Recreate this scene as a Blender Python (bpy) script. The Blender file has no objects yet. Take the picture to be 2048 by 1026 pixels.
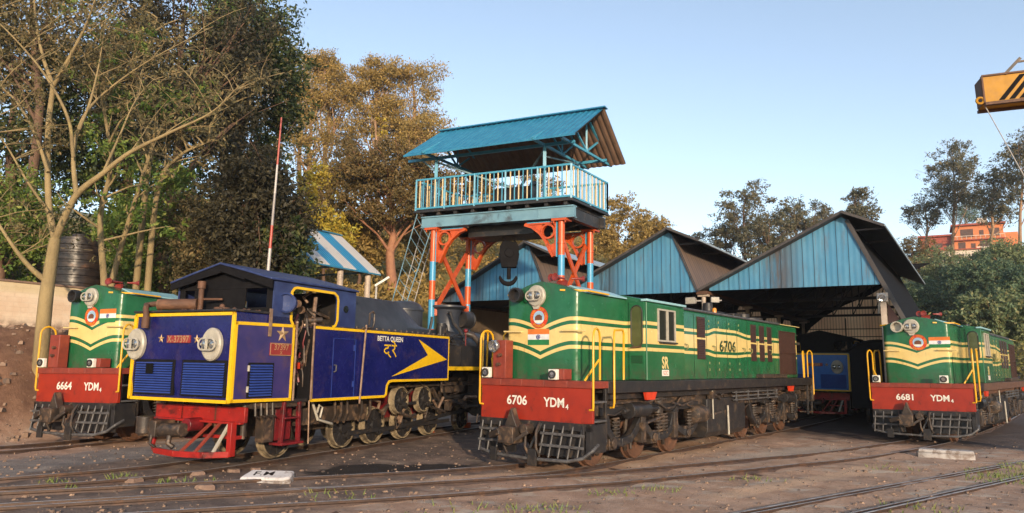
import bpy, bmesh, math, random
import numpy as np
from math import sin, cos, pi, radians, sqrt, atan2, hypot
from mathutils import Vector, Matrix
S = bpy.context.scene
COL = S.collection
random.seed(7)
# ------------------------------------------------------------------ camera
PITCH, ROLL, EYE = radians(8.563), radians(.926), 2.03
f_ = Vector((0, cos(PITCH), sin(PITCH)))
r0 = Vector((1, 0, 0)); u0 = Vector((0, -sin(PITCH), cos(PITCH)))
r_ = r0*cos(ROLL) + u0*sin(ROLL); up_ = u0*cos(ROLL) - r0*sin(ROLL)
cam = bpy.data.cameras.new('camera'); co = bpy.data.objects.new('camera', cam); COL.objects.link(co)
M = Matrix((r_, up_, -f_)).transposed().to_4x4(); M.translation = (0, 0, EYE)
co.matrix_world = M
cam.sensor_width = 36; cam.lens = 36*1430/2048
cam.clip_start = .1; cam.clip_end = 3000
S.camera = co
# ------------------------------------------------------------------ sky + sun (low evening sun from behind the camera)
SUN_EL, SUN_AZ = radians(10.5), radians(168)          # azimuth clockwise from +Y
SKY_STRENGTH, SUN_STRENGTH = .15, 2.2
W = bpy.data.worlds.new('World'); S.world = W; W.use_nodes = True
wn = W.node_tree.nodes; wl = W.node_tree.links
sky = wn.new('ShaderNodeTexSky'); sky.sky_type = 'NISHITA'; sky.sun_disc = False
sky.sun_elevation = SUN_EL; sky.sun_rotation = SUN_AZ; sky.altitude = 1800
sky.air_density = 1.0; sky.dust_density = 2.0; sky.ozone_density = .8
hs = wn.new('ShaderNodeHueSaturation'); hs.inputs['Saturation'].default_value = .84; wl.new(sky.outputs[0], hs.inputs['Color']); wl.new(hs.outputs[0], wn['Background'].inputs[0]); wn['Background'].inputs[1].default_value = SKY_STRENGTH
sl = bpy.data.lights.new('sun', 'SUN'); sl.energy = SUN_STRENGTH; sl.angle = radians(1.2); sl.color = (1, .78, .54)
so = bpy.data.objects.new('sun', sl); COL.objects.link(so)
sdir = Vector((sin(SUN_AZ)*cos(SUN_EL), cos(SUN_AZ)*cos(SUN_EL), sin(SUN_EL)))
so.rotation_euler = sdir.to_track_quat('Z', 'Y').to_euler(); so.location = (0, -20, 40)
V = S.view_settings; V.view_transform = 'Standard'; V.look = 'None'; V.exposure = 1.10; V.gamma = 1; V.use_curve_mapping = False
S.cycles.max_bounces = 6; S.cycles.transparent_max_bounces = 8
# ------------------------------------------------------------------ camera ray helper for measuring
def atY(px, py, Y):
    d = f_ + r_*((px-1024)/1430) - up_*((py-513)/1430)
    return Vector((0, 0, EYE)) + d*(Y/d.y)
def onz(px, py, z):
    d = f_ + r_*((px-1024)/1430) - up_*((py-513)/1430)
    return Vector((0, 0, EYE)) + d*((z-EYE)/d.z)
# ------------------------------------------------------------------ naming
def tag(o, label=None, cat=None, group=None, kind=None):
    if label: o['label'] = label
    if cat: o['category'] = cat
    if group: o['group'] = group
    if kind: o['kind'] = kind
    return o
def thing(name, label, cat, loc=(0, 0, 0), rz=0, group=None, rx=0, ry=0):
    o = bpy.data.objects.new(name, None); COL.objects.link(o)
    o.location = loc; o.rotation_euler = (rx, ry, rz); o.empty_display_size = .2
    return tag(o, label, cat, group)
def kids(o): return [c for c in bpy.data.objects if c.parent == o]
def copy_tree(o, parent=None):
    ch = kids(o)
    c = o.copy(); COL.objects.link(c)
    if parent: c.parent = parent
    for k in ch: copy_tree(k, c)
    return c
# ------------------------------------------------------------------ mesh builder
TXT = {}
def text_geo(s, bold=0, font=None):
    k = (s, bold)
    if k not in TXT:
        cu = bpy.data.curves.new('t', 'FONT'); cu.body = s; cu.size = 1; cu.offset = bold; cu.align_x = 'CENTER'; cu.resolution_u = 3
        o = bpy.data.objects.new('t', cu); COL.objects.link(o)
        me = bpy.data.meshes.new_from_object(o)
        TXT[k] = ([v.co.copy() for v in me.vertices], [list(p.vertices) for p in me.polygons])
        bpy.data.objects.remove(o); bpy.data.meshes.remove(me); bpy.data.curves.remove(cu)
    return TXT[k]
class MB:
    def __init__(s): s.v = []; s.f = []; s.m = []
    def add(s, vs, fs, mi=0):
        n = len(s.v); s.v += [tuple(p) for p in vs]
        for f in fs: s.f.append([n+i for i in f]); s.m.append(mi)
        return s
    def box(s, x0, x1, y0, y1, z0, z1, mi=0):
        vs = [(x, y, z) for z in (z0, z1) for y in (y0, y1) for x in (x0, x1)]
        return s.add(vs, [(0, 2, 3, 1), (4, 5, 7, 6), (0, 1, 5, 4), (2, 6, 7, 3), (0, 4, 6, 2), (1, 3, 7, 5)], mi)
    def obox(s, c, size, mat, mi=0):
        hx, hy, hz = [a/2 for a in size]; c = Vector(c)
        vs = [c + mat @ Vector((x, y, z)) for z in (-hz, hz) for y in (-hy, hy) for x in (-hx, hx)]
        return s.add(vs, [(0, 2, 3, 1), (4, 5, 7, 6), (0, 1, 5, 4), (2, 6, 7, 3), (0, 4, 6, 2), (1, 3, 7, 5)], mi)
    def beam(s, p0, p1, w, h=None, up=(0, 0, 1), mi=0):
        p0 = Vector(p0); p1 = Vector(p1); h = h or w
        d = (p1-p0).normalized(); up = Vector(up)
        if abs(d.dot(up)) > .97: up = Vector((0, 1, 0))
        sx = d.cross(up).normalized(); uz = sx.cross(d)
        return s.obox((p0+p1)/2, (w, (p1-p0).length, h), Matrix((sx, d, uz)).transposed(), mi)
    def cyl(s, p0, p1, r0, r1=None, n=14, caps=True, mi=0):
        p0 = Vector(p0); p1 = Vector(p1); r1 = r0 if r1 is None else r1
        d = (p1-p0).normalized(); a = d.orthogonal().normalized(); b = d.cross(a)
        vs = []
        for p, r in ((p0, r0), (p1, r1)):
            vs += [p + (a*cos(2*pi*i/n) + b*sin(2*pi*i/n))*r for i in range(n)]
        fs = [(i, (i+1) % n, n+(i+1) % n, n+i) for i in range(n)]
        if caps: fs += [tuple(range(n-1, -1, -1)), tuple(range(n, 2*n))]
        return s.add(vs, fs, mi)
    def tube(s, pts, r, n=8, mi=0, radii=None):
        P = [Vector(p) for p in pts]; ref = None; vs = []
        for i, p in enumerate(P):
            t = (P[min(i+1, len(P)-1)] - P[max(i-1, 0)]).normalized()
            a = t.orthogonal().normalized() if ref is None else (ref - t*ref.dot(t)).normalized()
            ref = a; b = t.cross(a); rr = radii[i] if radii else r
            vs += [p + (a*cos(2*pi*k/n) + b*sin(2*pi*k/n))*rr for k in range(n)]
        fs = []
        for i in range(len(P)-1):
            fs += [(i*n+k, i*n+(k+1) % n, (i+1)*n+(k+1) % n, (i+1)*n+k) for k in range(n)]
        fs += [tuple(range(n-1, -1, -1)), tuple(range((len(P)-1)*n, len(P)*n))]
        return s.add(vs, fs, mi)
    def prism(s, poly, fn, d0, d1, mi=0):
        n = len(poly)
        vs = [fn(a, b, d0) for a, b in poly] + [fn(a, b, d1) for a, b in poly]
        fs = [(i, (i+1) % n, n+(i+1) % n, n+i) for i in range(n)] + [tuple(range(n-1, -1, -1)), tuple(range(n, 2*n))]
        return s.add(vs, fs, mi)
    def loft(s, secs, mi=0, caps=True):
        n = len(secs[0]); vs = [p for q in secs for p in q]; fs = []
        for i in range(len(secs)-1):
            fs += [(i*n+k, i*n+(k+1) % n, (i+1)*n+(k+1) % n, (i+1)*n+k) for k in range(n)]
        if caps: fs += [tuple(range(n-1, -1, -1)), tuple(range((len(secs)-1)*n, len(secs)*n))]
        return s.add(vs, fs, mi)
    def lathe(s, prof, o, ax, n=20, mi=0, closed=False):
        o = Vector(o); ax = Vector(ax).normalized(); a = ax.orthogonal().normalized(); b = ax.cross(a)
        return s.loft([[o + ax*h + (a*cos(2*pi*k/n) + b*sin(2*pi*k/n))*max(r, .0005) for k in range(n)] for r, h in prof], mi, prof[0][0] < 1e-3 and prof[-1][0] < 1e-3 or closed)
    def ball(s, c, r, n=12, sc=(1, 1, 1), mi=0):
        c = Vector(c); k = n//2
        return s.loft([[c + Vector((cos(2*pi*i/n)*sin(pi*j/k)*r*sc[0], sin(2*pi*i/n)*sin(pi*j/k)*r*sc[1], -cos(pi*j/k)*r*sc[2])) for i in range(n)] for j in [.02]+list(range(1, k))+[k-.02]], mi)
    def text(s, t, size, o, xa, ya, bold=0, mi=0, sx=1, depth=.006):
        vs, fs = text_geo(t, bold); o = Vector(o); xa = Vector(xa).normalized(); ya = Vector(ya).normalized(); nz = xa.cross(ya)
        return s.add([o + xa*(v.x*size*sx) + ya*(v.y*size) for v in vs], fs, mi)
    def strip(s, pts, th, fn, d0, d1, mi=0):
        """a bar of thickness th following 2-D points, between depths d0 and d1"""
        n = len(pts); L = []; R = []
        for i in range(n):
            a = Vector(pts[max(i-1, 0)]); b = Vector(pts[min(i+1, n-1)]); t = (b-a).normalized(); q = Vector((-t.y, t.x))*th/2
            p = Vector(pts[i]); L.append(tuple(p+q)); R.append(tuple(p-q))
        for i in range(n-1):
            s.prism([L[i], L[i+1], R[i+1], R[i]], fn, d0, d1, mi)
        return s
    def build(s, name, mats, parent=None, bevel=0, ang=38, seg=2):
        me = bpy.data.meshes.new(name)
        me.from_pydata(s.v, [], s.f)
        for m in (mats if isinstance(mats, (list, tuple)) else [mats]): me.materials.append(m)
        me.polygons.foreach_set('material_index', s.m)
        bm = bmesh.new(); bm.from_mesh(me); bmesh.ops.recalc_face_normals(bm, faces=bm.faces); bm.to_mesh(me); bm.free()
        me.polygons.foreach_set('use_smooth', [True]*len(me.polygons)); me.set_sharp_from_angle(angle=radians(ang))
        o = bpy.data.objects.new(name, me); COL.objects.link(o)
        if parent: o.parent = parent
        if bevel:
            b = o.modifiers.new('Bevel', 'BEVEL'); b.width = bevel; b.segments = seg; b.limit_method = 'ANGLE'; b.angle_limit = radians(40); b.harden_normals = False
        return o
XZ = lambda a, b, c: (a, c, b)      # polygon in x,z extruded along y
YZ = lambda a, b, c: (c, a, b)      # polygon in y,z extruded along x
XY = lambda a, b, c: (a, b, c)
def arc(cx, cy, r, a0, a1, n=8): return [(cx + r*cos(radians(a0+(a1-a0)*i/n)), cy + r*sin(radians(a0+(a1-a0)*i/n))) for i in range(n+1)]
def hoop(pa, pb, r=.12, n=6):
    """inverted U between two points of equal height (feet given as lists below them)"""
    pa = Vector(pa); pb = Vector(pb); c = (pa+pb)/2; h = (pb-pa).length/2; d = (pb-pa).normalized()
    return [c - d*h*cos(pi*i/n) + Vector((0, 0, h*sin(pi*i/n))) for i in range(n+1)]
# ------------------------------------------------------------------ materials
class E:
    """tiny expression builder on Math nodes"""
    nt = None
    def __init__(s, k): s.k = k
    def op(s, o, b=None, c=None):
        n = E.nt.nodes.new('ShaderNodeMath'); n.operation = o
        for i, q in enumerate((s, b, c)):
            if q is None: continue
            if isinstance(q, E): E.nt.links.new(q.k, n.inputs[i])
            else: n.inputs[i].default_value = q
        return E(n.outputs[0])
    def __add__(s, b): return s.op('ADD', b)
    def __sub__(s, b): return s.op('SUBTRACT', b)
    def __mul__(s, b): return s.op('MULTIPLY', b)
    def gt(s, b): return s.op('GREATER_THAN', b)
    def lt(s, b): return s.op('LESS_THAN', b)
    def mx(s, b): return s.op('MAXIMUM', b)
    def mn(s, b): return s.op('MINIMUM', b)
    def ab(s): return s.op('ABSOLUTE')
    def pw(s, b): return s.op('POWER', b)
    def sm(s, a, b):
        n = E.nt.nodes.new('ShaderNodeMapRange'); n.interpolation_type = 'SMOOTHSTEP'
        E.nt.links.new(s.k, n.inputs[0]); n.inputs[1].default_value = a; n.inputs[2].default_value = b
        return E(n.outputs[0])
    def inside(s, a, b): return s.gt(a)*s.lt(b)
class Mat:
    def __init__(s, name, rough=.5, metal=0, spec=.5):
        s.m = bpy.data.materials.new(name); s.m.use_nodes = True; s.nt = s.m.node_tree; E.nt = s.nt
        s.b = s.nt.nodes['Principled BSDF']; s.b.inputs['Roughness'].default_value = rough; s.b.inputs['Metallic'].default_value = metal
        s.b.inputs['Specular IOR Level'].default_value = spec
        s.tc = s.nt.nodes.new('ShaderNodeTexCoord'); s.xyz = None
    def co(s):
        if not s.xyz:
            s.xyz = s.nt.nodes.new('ShaderNodeSeparateXYZ'); s.nt.links.new(s.tc.outputs['Object'], s.xyz.inputs[0])
        return [E(o) for o in s.xyz.outputs]
    def noise(s, scale, detail=4, rough=.6, stretch=None, dist=0):
        n = s.nt.nodes.new('ShaderNodeTexNoise'); n.inputs['Scale'].default_value = scale; n.inputs['Detail'].default_value = detail
        n.inputs['Roughness'].default_value = rough; n.inputs['Distortion'].default_value = dist
        src = s.tc.outputs['Object']
        if stretch:
            mp = s.nt.nodes.new('ShaderNodeMapping'); mp.inputs['Scale'].default_value = stretch; s.nt.links.new(src, mp.inputs[0]); src = mp.outputs[0]
        s.nt.links.new(src, n.inputs['Vector'])
        return E(n.outputs['Fac'])
    def mix(s, f, a, b):
        n = s.nt.nodes.new('ShaderNodeMix'); n.data_type = 'RGBA'
        if isinstance(f, E): s.nt.links.new(f.k, n.inputs[0])
        else: n.inputs[0].default_value = f
        for i, q in ((6, a), (7, b)):
            if isinstance(q, tuple): n.inputs[i].default_value = q + (1,) if len(q) == 3 else q
            else: s.nt.links.new(q, n.inputs[i])
        return n.outputs[2]
    def out(s, c, rough=None, bump=None, bs=.3, bd=.02):
        if isinstance(c, tuple): s.b.inputs['Base Color'].default_value = c + (1,)
        else: s.nt.links.new(c, s.b.inputs['Base Color'])
        if rough: s.nt.links.new(rough.k, s.b.inputs['Roughness'])
        if bump:
            n = s.nt.nodes.new('ShaderNodeBump'); n.inputs['Strength'].default_value = bs; n.inputs['Distance'].default_value = bd
            s.nt.links.new(bump.k, n.inputs['Height']); s.nt.links.new(n.outputs[0], s.b.inputs['Normal'])
        return s.m
def pm(name, c1, c2=None, scale=6, rough=.5, metal=0, dirt=None, dirt_amt=.55, dscale=3, bump=.0, spec=.5, stretch=None, bd=.02):
    """two-tone paint / metal with patches of dirt and a roughness break-up"""
    m = Mat(name, rough, metal, spec)
    c2 = c2 or tuple(a*.78 for a in c1)
    n1 = m.noise(scale, 5, .6, stretch)
    c = m.mix(n1.sm(.35, .68), c1, c2)
    if dirt:
        n2 = m.noise(dscale, 8, .68, stretch, .4)
        c = m.mix(n2.sm(dirt_amt, dirt_amt+.16)*.8, c, dirt)
    nr = m.noise(scale*3, 4)
    return m.out(c, (nr-.5)*.35+rough, m.noise(scale*5, 6) if bump else None, bump, bd)
GREEN = (.011, .108, .040); CREAM = (.74, .55, .20)
def stripes_mat(name, bulge=False, front=False):
    m = Mat(name, .27); x, y, z = m.co()
    zz = z
    if front:
        dip = ((((x+.08).ab()*-1.35)+1).mx(0)).pw(1.5)*.21
        zz = zz + dip*y.lt(.5)
    if bulge:
        t = y.sm(6.35, 6.95)*(y*-1).sm(-9.5, -8.3)
        zz = zz - t*.085*z.gt(2.65) + t*.05*z.lt(2.65)
    cr = zz.inside(2.925, 3.0) + zz.inside(2.515, 2.85) + zz.inside(2.36, 2.435)
    n = m.noise(2.2, 6, .65); n2 = m.noise(9, 6, .7, (1, 1, .25))
    g = m.mix(n.sm(.35, .7), GREEN, (.020, .140, .058))
    c = m.mix(n.sm(.4, .8), CREAM, (.66, .47, .17))
    c = m.mix(cr.mn(1), g, c)
    c = m.mix(n2.sm(.56, .76)*.42, c, (.06, .075, .04)); n6 = m.noise(3.4, 8, .72, (1, 1, .16), .3)
    c = m.mix(n6.sm(.60, .74)*.35, c, (.20, .24, .15)); c = m.mix((n*1).sm(.62, .8)*.3, c, (.035, .04, .025)); c = m.mix(z.sm(3.3, 3.75)*n2.sm(.38, .6)*.55, c, (.035, .035, .03))
    low = (z*-1).sm(-2.25, -1.75)*m.noise(5, 6, .7).sm(.38, .62)*.65
    c = m.mix(low, c, (.07, .065, .045))
    return m.out(c, m.noise(4, 5)*.26+.10, m.noise(2.1, 3), .28, .04)
MS = stripes_mat('green cream livery', False, True)
ML = stripes_mat('green cream hood livery', True)
MC = stripes_mat('green cream cab livery')
M_green = pm('green roof paint', (.035, .16, .085), (.05, .2, .11), 4, .4, dirt=(.12, .12, .09), dirt_amt=.55)
M_cream = pm('cream paint', (.75, .58, .24), (.68, .5, .2), 8, .4)
M_dkgreen = pm('dark green paint', (.012, .05, .02), rough=.4)
M_ltblue = pm('pale blue trim', (.30, .52, .55), (.24, .45, .5), 8, .35)
M_red = pm('red headstock paint', (.34, .030, .013), (.27, .024, .013), 3, .40, dirt=(.09, .02, .014), dirt_amt=.54, dscale=3)
M_redd = pm('dull red paint', (.27, .045, .025), (.2, .035, .022), 6, .5, dirt=(.33, .12, .08), dirt_amt=.6)
M_maroon = pm('maroon rods', (.20, .012, .016), (.12, .01, .014), 9, .4, dirt=(.02, .012, .01), dirt_amt=.5)
M_white = pm('white lettering', (.80, .77, .68), (.7, .66, .58), 20, .5)
M_lampw = pm('cream lamp enamel', (.47, .43, .35), (.37, .34, .28), 10, .4, dirt=(.2, .16, .1), dirt_amt=.62)
M_yel = pm('yellow handrail paint', (.78, .41, .012), (.66, .33, .012), 9, .35, dirt=(.25, .14, .03), dirt_amt=.64)
M_yline = pm('yellow lining', (.82, .50, .008), (.74, .44, .01), 7, .35, dirt=(.3, .18, .02), dirt_amt=.66)
M_black = pm('sooty black metal', (.017, .016, .018), (.027, .024, .023), 5, .48, dirt=(.085, .06, .04), dirt_amt=.52, dscale=4, bump=.15)
M_under = pm('greasy underframe metal', (.030, .023, .019), (.058, .041, .031), 4, .5, dirt=(.17, .105, .062), dirt_amt=.48, dscale=5, bump=.25)
M_rust = pm('rusty brown steel', (.13, .06, .032), (.085, .042, .026), 5, .7, dirt=(.22, .10, .05), dirt_amt=.55, bump=.3)
M_steel = pm('worn bare steel', (.12, .115, .115), (.06, .056, .056), 9, .5, .1, dirt=(.12, .08, .05), dirt_amt=.6)
M_brown = pm('brown louvre paint', (.060, .026, .018), (.045, .020, .014), 9, .55)
M_glassd = pm('dark window glass', (.015, .018, .02), rough=.08)
M_olive = pm('dusty green glass', (.07, .085, .028), (.055, .065, .022), 5, .2)
M_lens = pm('lamp lens', (.60, .62, .62), (.16, .17, .18), 26, .06, .75)
M_hole = pm('dark opening', (.008, .008, .009), rough=.9, spec=.1)
M_orange = pm('saffron paint', (.78, .20, .03), rough=.5)
M_flagw = pm('flag white', (.8, .8, .78), rough=.5)
M_flagg = pm('flag green', (.02, .20, .06), rough=.5)
M_flagb = pm('flag blue', (.02, .03, .25), rough=.5)
M_emred = pm('emblem red', (.62, .05, .015), rough=.45)
M_emy = pm('emblem yellow', (.8, .45, .03), rough=.45)
M_emw = pm('emblem sky', (.35, .55, .72), rough=.45)
M_emb = pm('emblem brown', (.16, .06, .03), rough=.5)
M_horn = pm('red horn enamel', (.26, .03, .02), (.18, .022, .018), 8, .3)
M_amber = pm('amber lens', (.75, .27, .02), rough=.25)
M_navy = pm('navy blue locomotive paint', (.007, .010, .090), (.012, .015, .120), 2.2, .25, dirt=(.045, .03, .085), dirt_amt=.53, dscale=1.8, bump=.05, bd=.05)
M_purp = pm('purple blue weathered paint', (.042, .032, .14), (.024, .022, .12), 2.4, .34, dirt=(.075, .045, .10), dirt_amt=.50, dscale=1.8)
M_slat = pm('blue louvre paint', (.018, .042, .22), (.026, .055, .26), 6, .34)
M_cabblue = pm('blue grey roof paint', (.020, .030, .105), (.035, .055, .16), 3, .4, dirt=(.16, .16, .2), dirt_amt=.6)
M_boil = pm('dark boiler cladding', (.030, .034, .045), (.045, .05, .065), 2.5, .42, dirt=(.09, .09, .09), dirt_amt=.6, bump=.1)
M_tyre = pm('cream wheel rim', (.34, .27, .17), (.22, .17, .11), 8, .5, dirt=(.05, .038, .028), dirt_amt=.47)
M_brass = pm('worn copper pipe', (.33, .22, .15), (.2, .12, .08), 9, .4, .3)
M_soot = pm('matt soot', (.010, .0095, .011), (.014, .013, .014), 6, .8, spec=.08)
M_chip = pm('faded latch paint', (.34, .30, .12), (.2, .22, .08), 9, .5)
M_rred = pm('red buffer beam paint', (.36, .016, .011), (.27, .014, .010), 5, .40, dirt=(.05, .01, .008), dirt_amt=.52)
M_plate = pm('red number plate', (.30, .03, .03), rough=.4)
M_goldl = pm('brass lettering', (.55, .36, .18), rough=.35, metal=.4)
# ------------------------------------------------------------------ diesel locomotive: x across, y rearwards from the buffer beam, z above rail
def ring_text(mb, s, cx, y, cz, r, a0, a1, size, flip=False, mi=0):
    n = len(s)
    for i, ch in enumerate(s):
        if ch == ' ': continue
        a = radians(a0 + (a1-a0)*(i+.5)/n)
        u = Vector((cos(a), 0, sin(a)))
        ya = -u if flip else u
        xa = Vector((ya.z, 0, -ya.x))
        mb.text(ch, size, Vector((cx, y, cz)) + u*r - ya*size*.35, xa, ya, .0, mi)
def spring(mb, x, y, z0, z1, r, turns, mi=0):
    n = turns*8
    mb.tube([(x + r*cos(i*pi/4), y + r*sin(i*pi/4), z0 + (z1-z0)*i/n) for i in range(n+1)], .024, 5, mi)
    mb.cyl((x, y, z0), (x, y, z1), r*.55, n=8)
def headlamp(parent, x, y, z, r, oval=False):
    m = MB(); m.lathe([(0, 0), (r, 0), (r, -.05), (r*.9, -.075), (0, -.075)], (x, y, z), (0, 1, 0), 24)
    if oval: m.v = [(a, b, z+(c-z)*1.22) for a, b, c in m.v]
    else: m.prism([(x-.10, z-r*.85), (x+.10, z-r*.85), (x+.05, z-r*1.22), (x-.05, z-r*1.22)], XZ, y-.05, y)
    h = m.build('headlight', M_lampw, parent)
    rr = r*.40
    l = MB()
    for sx in (-1, 1):
        c = x + sx*rr*1.02
        l.lathe([(0, 0), (rr*.86, 0), (rr*.86, -.03), (rr*.5, -.055), (0, -.06)], (c, y-.085, z), (0, 1, 0), 14)
    l.build('lens', M_lens, h)
    g = MB()
    pts = [(x-rr*1.05+rr*1.05*cos(a), y-.15, z+rr*1.05*sin(a)) for a in [radians(90+i*22.5) for i in range(9)]] + [(x+rr*1.05+rr*1.05*cos(a), y-.15, z+rr*1.05*sin(a)) for a in [radians(-90+i*22.5) for i in range(9)]]
    g.tube(pts+[pts[0]], .016, 6)
    for q in (-.09, .09): g.tube([(x+q*r*.8, y-.155, z-rr), (x+q*r*.8, y-.155, z+rr)], .012, 5)
    for q in (-1, 1): g.cyl((x+q*rr*1.5, y-.15, z), (x+q*rr*1.5, y-.06, z), .02, n=6)
    g.build('lamp_guard', M_lampw, h)
    return h
def marker_lamp(parent, x, y, z, s=.105, backing=None):
    m = MB(); m.box(x-s, x+s, y-.09, y+.0, z-s, z+s)
    h = m.build('marker_light', M_white, parent, .01)
    l = MB(); l.lathe([(0, 0), (s*.82, 0), (s*.82, -.03), (s*.62, -.035), (s*.6, -.01), (0, -.01)], (x, y-.09, z), (0, 1, 0), 18)
    l.cyl((x, y-.105, z), (x, y-.10, z), s*.56, n=14, mi=1)
    l.build('lens', [M_black, M_lens], h)
    if backing:
        b = MB(); b.box(x-s*.6, x+s*2.1, y+.004, y+.28, z-s, z+s*1.1); b.build('lamp_box', M_redd, parent, .01)
def diesel(label, number, pos, yaw, cant, opt):
    T = thing('diesel_locomotive', label, 'locomotive', pos, -yaw, 'green diesel locomotives on the yard tracks', 0, 0)
    T.rotation_euler = (Matrix.Rotation(-yaw, 3, 'Z') @ Matrix.Rotation(-cant, 3, 'Y')).to_euler()
    # short hood
    hw = .92
    def sec(w, y, z0=1.735):
        return [(a-.08, y, b) for a, b in ((-w, z0), (w, z0), (w, 3.50), (w*.72, 3.60), (w*.36, 3.70), (0, 3.755), (-w*.36, 3.70), (-w*.72, 3.60), (-w, 3.50))]
    r = .15
    secs = [sec(hw-r*(1-sin(a)), .3+r*(1-cos(a))) for a in [radians(q) for q in (0, 15, 30, 45, 60, 75, 90)]] + [sec(hw, 2.2)]
    MB().loft(secs).build('short_hood', MS, T, 0, 30)
    m = MB()
    for sx in (-1, 1):
        m.prism([(sx*(hw-.02)-.08, 3.505), (sx*(hw+.06)-.08, 3.49), (sx*(hw+.06)-.08, 3.52), (sx*.5-.08, 3.68), (sx*.5-.08, 3.66)], XZ, .62, 2.19)
    m.build('hood_roof_edge', M_ltblue, T)
    for sx in (-1, 1):
        m = MB(); m.beam((sx*(hw-.42)-.08, .27, 3.545), (sx*(hw+.10)-.08, .5, 3.525), .03, .035); m.beam((sx*(hw+.10)-.08, .5, 3.525), (sx*(hw+.12)-.08, 1.3, 3.51), .03, .03); m.build('rain_strip', M_yel, T)
    # cab
    m = MB()
    cs = [(-1.36, 1.735), (1.36, 1.735), (1.36, 3.40), (1.28, 3.475), (.7, 3.60), (0, 3.64), (-.7, 3.60), (-1.28, 3.475), (-1.36, 3.40)]
    m.prism(cs, XZ, 2.2, 4.1)
    cab = m.build('cab', MC, T, .02)
    m = MB()
    for sx in (-1, 1): m.box(min(sx*1.25, sx*1.40), max(sx*1.25, sx*1.40), 2.15, 4.15, 3.43, 3.482)
    m.build('cab_gutter', M_ltblue, T, .008)
    for sx in (-1, 1):
        # door in the front wall of the cab
        d = MB(); X0, X1 = sorted((sx*.95, sx*1.33))
        d.box(X0, X1, 2.165, 2.197, 1.76, 3.42); dd = d.build('cab_door', MC, T, .006)
        w = MB(); a, b = X0+.06, X1-.05; rr = (b-a)/2
        pts = arc((a+b)/2, 3.28-rr*.55, rr, 0, 180) + arc((a+b)/2, 2.50+rr*.55, rr, 180, 360)
        w.prism(pts, XZ, 2.150, 2.164)
        w.build('door_window', M_olive if sx > 0 else M_glassd, dd)
        fr = MB(); fr.tube([(q[0], 2.152, q[1]) for q in pts+[pts[0]]], .014, 5); fr.build('window_frame', M_black, dd)
        hnd = MB(); hnd.tube([(a, 2.12, 2.43), (b, 2.11, 2.45)], .016, 6); hnd.build('handle', M_rust, dd)
        v = MB()
        for i in range(5): v.box(a, b, 2.15, 2.164, 2.10+i*.035, 2.118+i*.035)
        v.build('vent', M_dkgreen, dd)
        # sliding side window
        x0 = sx*1.361
        w = MB(); w.prism([(2.74, 2.62), (3.54, 2.62), (3.54, 3.27), (2.74, 3.27)], YZ, x0-sx*.0, x0+sx*.012)
        wf = w.build('side_window', M_glassd if sx < 0 else M_glassd, T)
        fr = MB()
        for p, q in (((2.70, 2.60), (3.56, 2.60)), ((2.70, 3.29), (3.56, 3.29)), ((2.72, 2.6), (2.72, 3.29)), ((3.55, 2.6), (3.55, 3.29)), ((3.13, 2.6), (3.13, 3.29)), ((3.18, 2.6), (3.18, 3.29))):
            fr.beam((x0+sx*.02, p[0], p[1]), (x0+sx*.02, q[0], q[1]), .035, .035)
        fr.build('window_frame', M_lampw, wf)
        sl_ = MB(); sl_.box(min(x0, x0+sx*.07), max(x0, x0+sx*.07), 2.78, 3.6, 2.545, 2.58); sl_.build('arm_rest', M_black, wf)
        # seams down the cab corner
    for sx in (1, -1): m = MB(); m.cyl((sx*1.352, 2.206, 1.75), (sx*1.352, 2.206, 3.41), .016, n=6); m.build('corner_bead', M_green, T)
    # long hood
    lw = .95
    ls = [(-lw, 1.735), (lw, 1.735), (lw, 3.42), (lw-.03, 3.47), (.6, 3.55), (0, 3.59), (-.6, 3.55), (-lw+.03, 3.47), (-lw, 3.42)]
    MB().prism(ls, XZ, 4.102, 14.1).build('long_hood', ML, T, .015)
    m = MB()
    for sx in (-1, 1):
        m.tube([(sx*(lw+.03), 4.15, 3.475), (sx*(lw+.03), 12.2, 3.475)], .032, 8)
        m.beam((sx*(lw+.04), 12.2, 3.47), (sx*(lw+.04), 14.3, 3.47), .05, .02, mi=1)
    m.build('gutter_pipe', [M_steel, M_cream], T)
    # doors of the long hood: seams, hinges, latches
    m = MB(); h = MB()
    for y in (4.55, 5.55, 6.35, 7.0, 7.75, 8.5, 9.3, 10.2, 10.95, 11.65, 12.1):
        for sx in (-1, 1):
            m.box(min(sx*lw, sx*(lw+.006)), max(sx*lw, sx*(lw+.006)), y-.008, y+.008, 1.80, 3.38)
    for y in (6.5, 7.15, 7.9, 8.65): 
        for sx in (-1, 1):
            for z in (3.22, 3.08, 2.12, 1.95):
                if sx > 0: h = MB(); h.cyl((sx*(lw+.010), y, z), (sx*(lw+.010), y, z+.06), .011, n=6); h.build('hinge', M_chip, T)
    m.build('door_seam', M_dkgreen, T)
    for y in (4.95, 6.7, 7.4, 8.1, 8.9, 9.45, 11.2):
        m = MB(); m.tube([(lw+.005, y, 2.60), (lw+.05, y, 2.60), (lw+.06, y+.12, 2.58), (lw+.05, y+.14, 2.49), (lw+.005, y+.14, 2.47)], .014, 6); m.build('latch', M_chip, T)
    for (a, b) in ((5.74, 6.24), (9.62, 10.06), (10.36, 10.78), (11.07, 11.47)):
        for (z0, z1) in ((2.80, 3.33), (2.24, 2.75)):
            for sx in (-1, 1):
                lv = MB(); X = sx*(lw+.004)
                lv.box(min(sx*lw, X+sx*.012), max(sx*lw, X+sx*.012), a, b, z0, z1)
                n = int((z1-z0)/.045)
                for i in range(n): lv.beam((X+sx*.018, a+.02, z0+.03+i*.045), (X+sx*.018, b-.02, z0+.03+i*.045), .03, .008, (sx, 0, .6))
                lv.build('louvre', M_brown, T)
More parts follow.
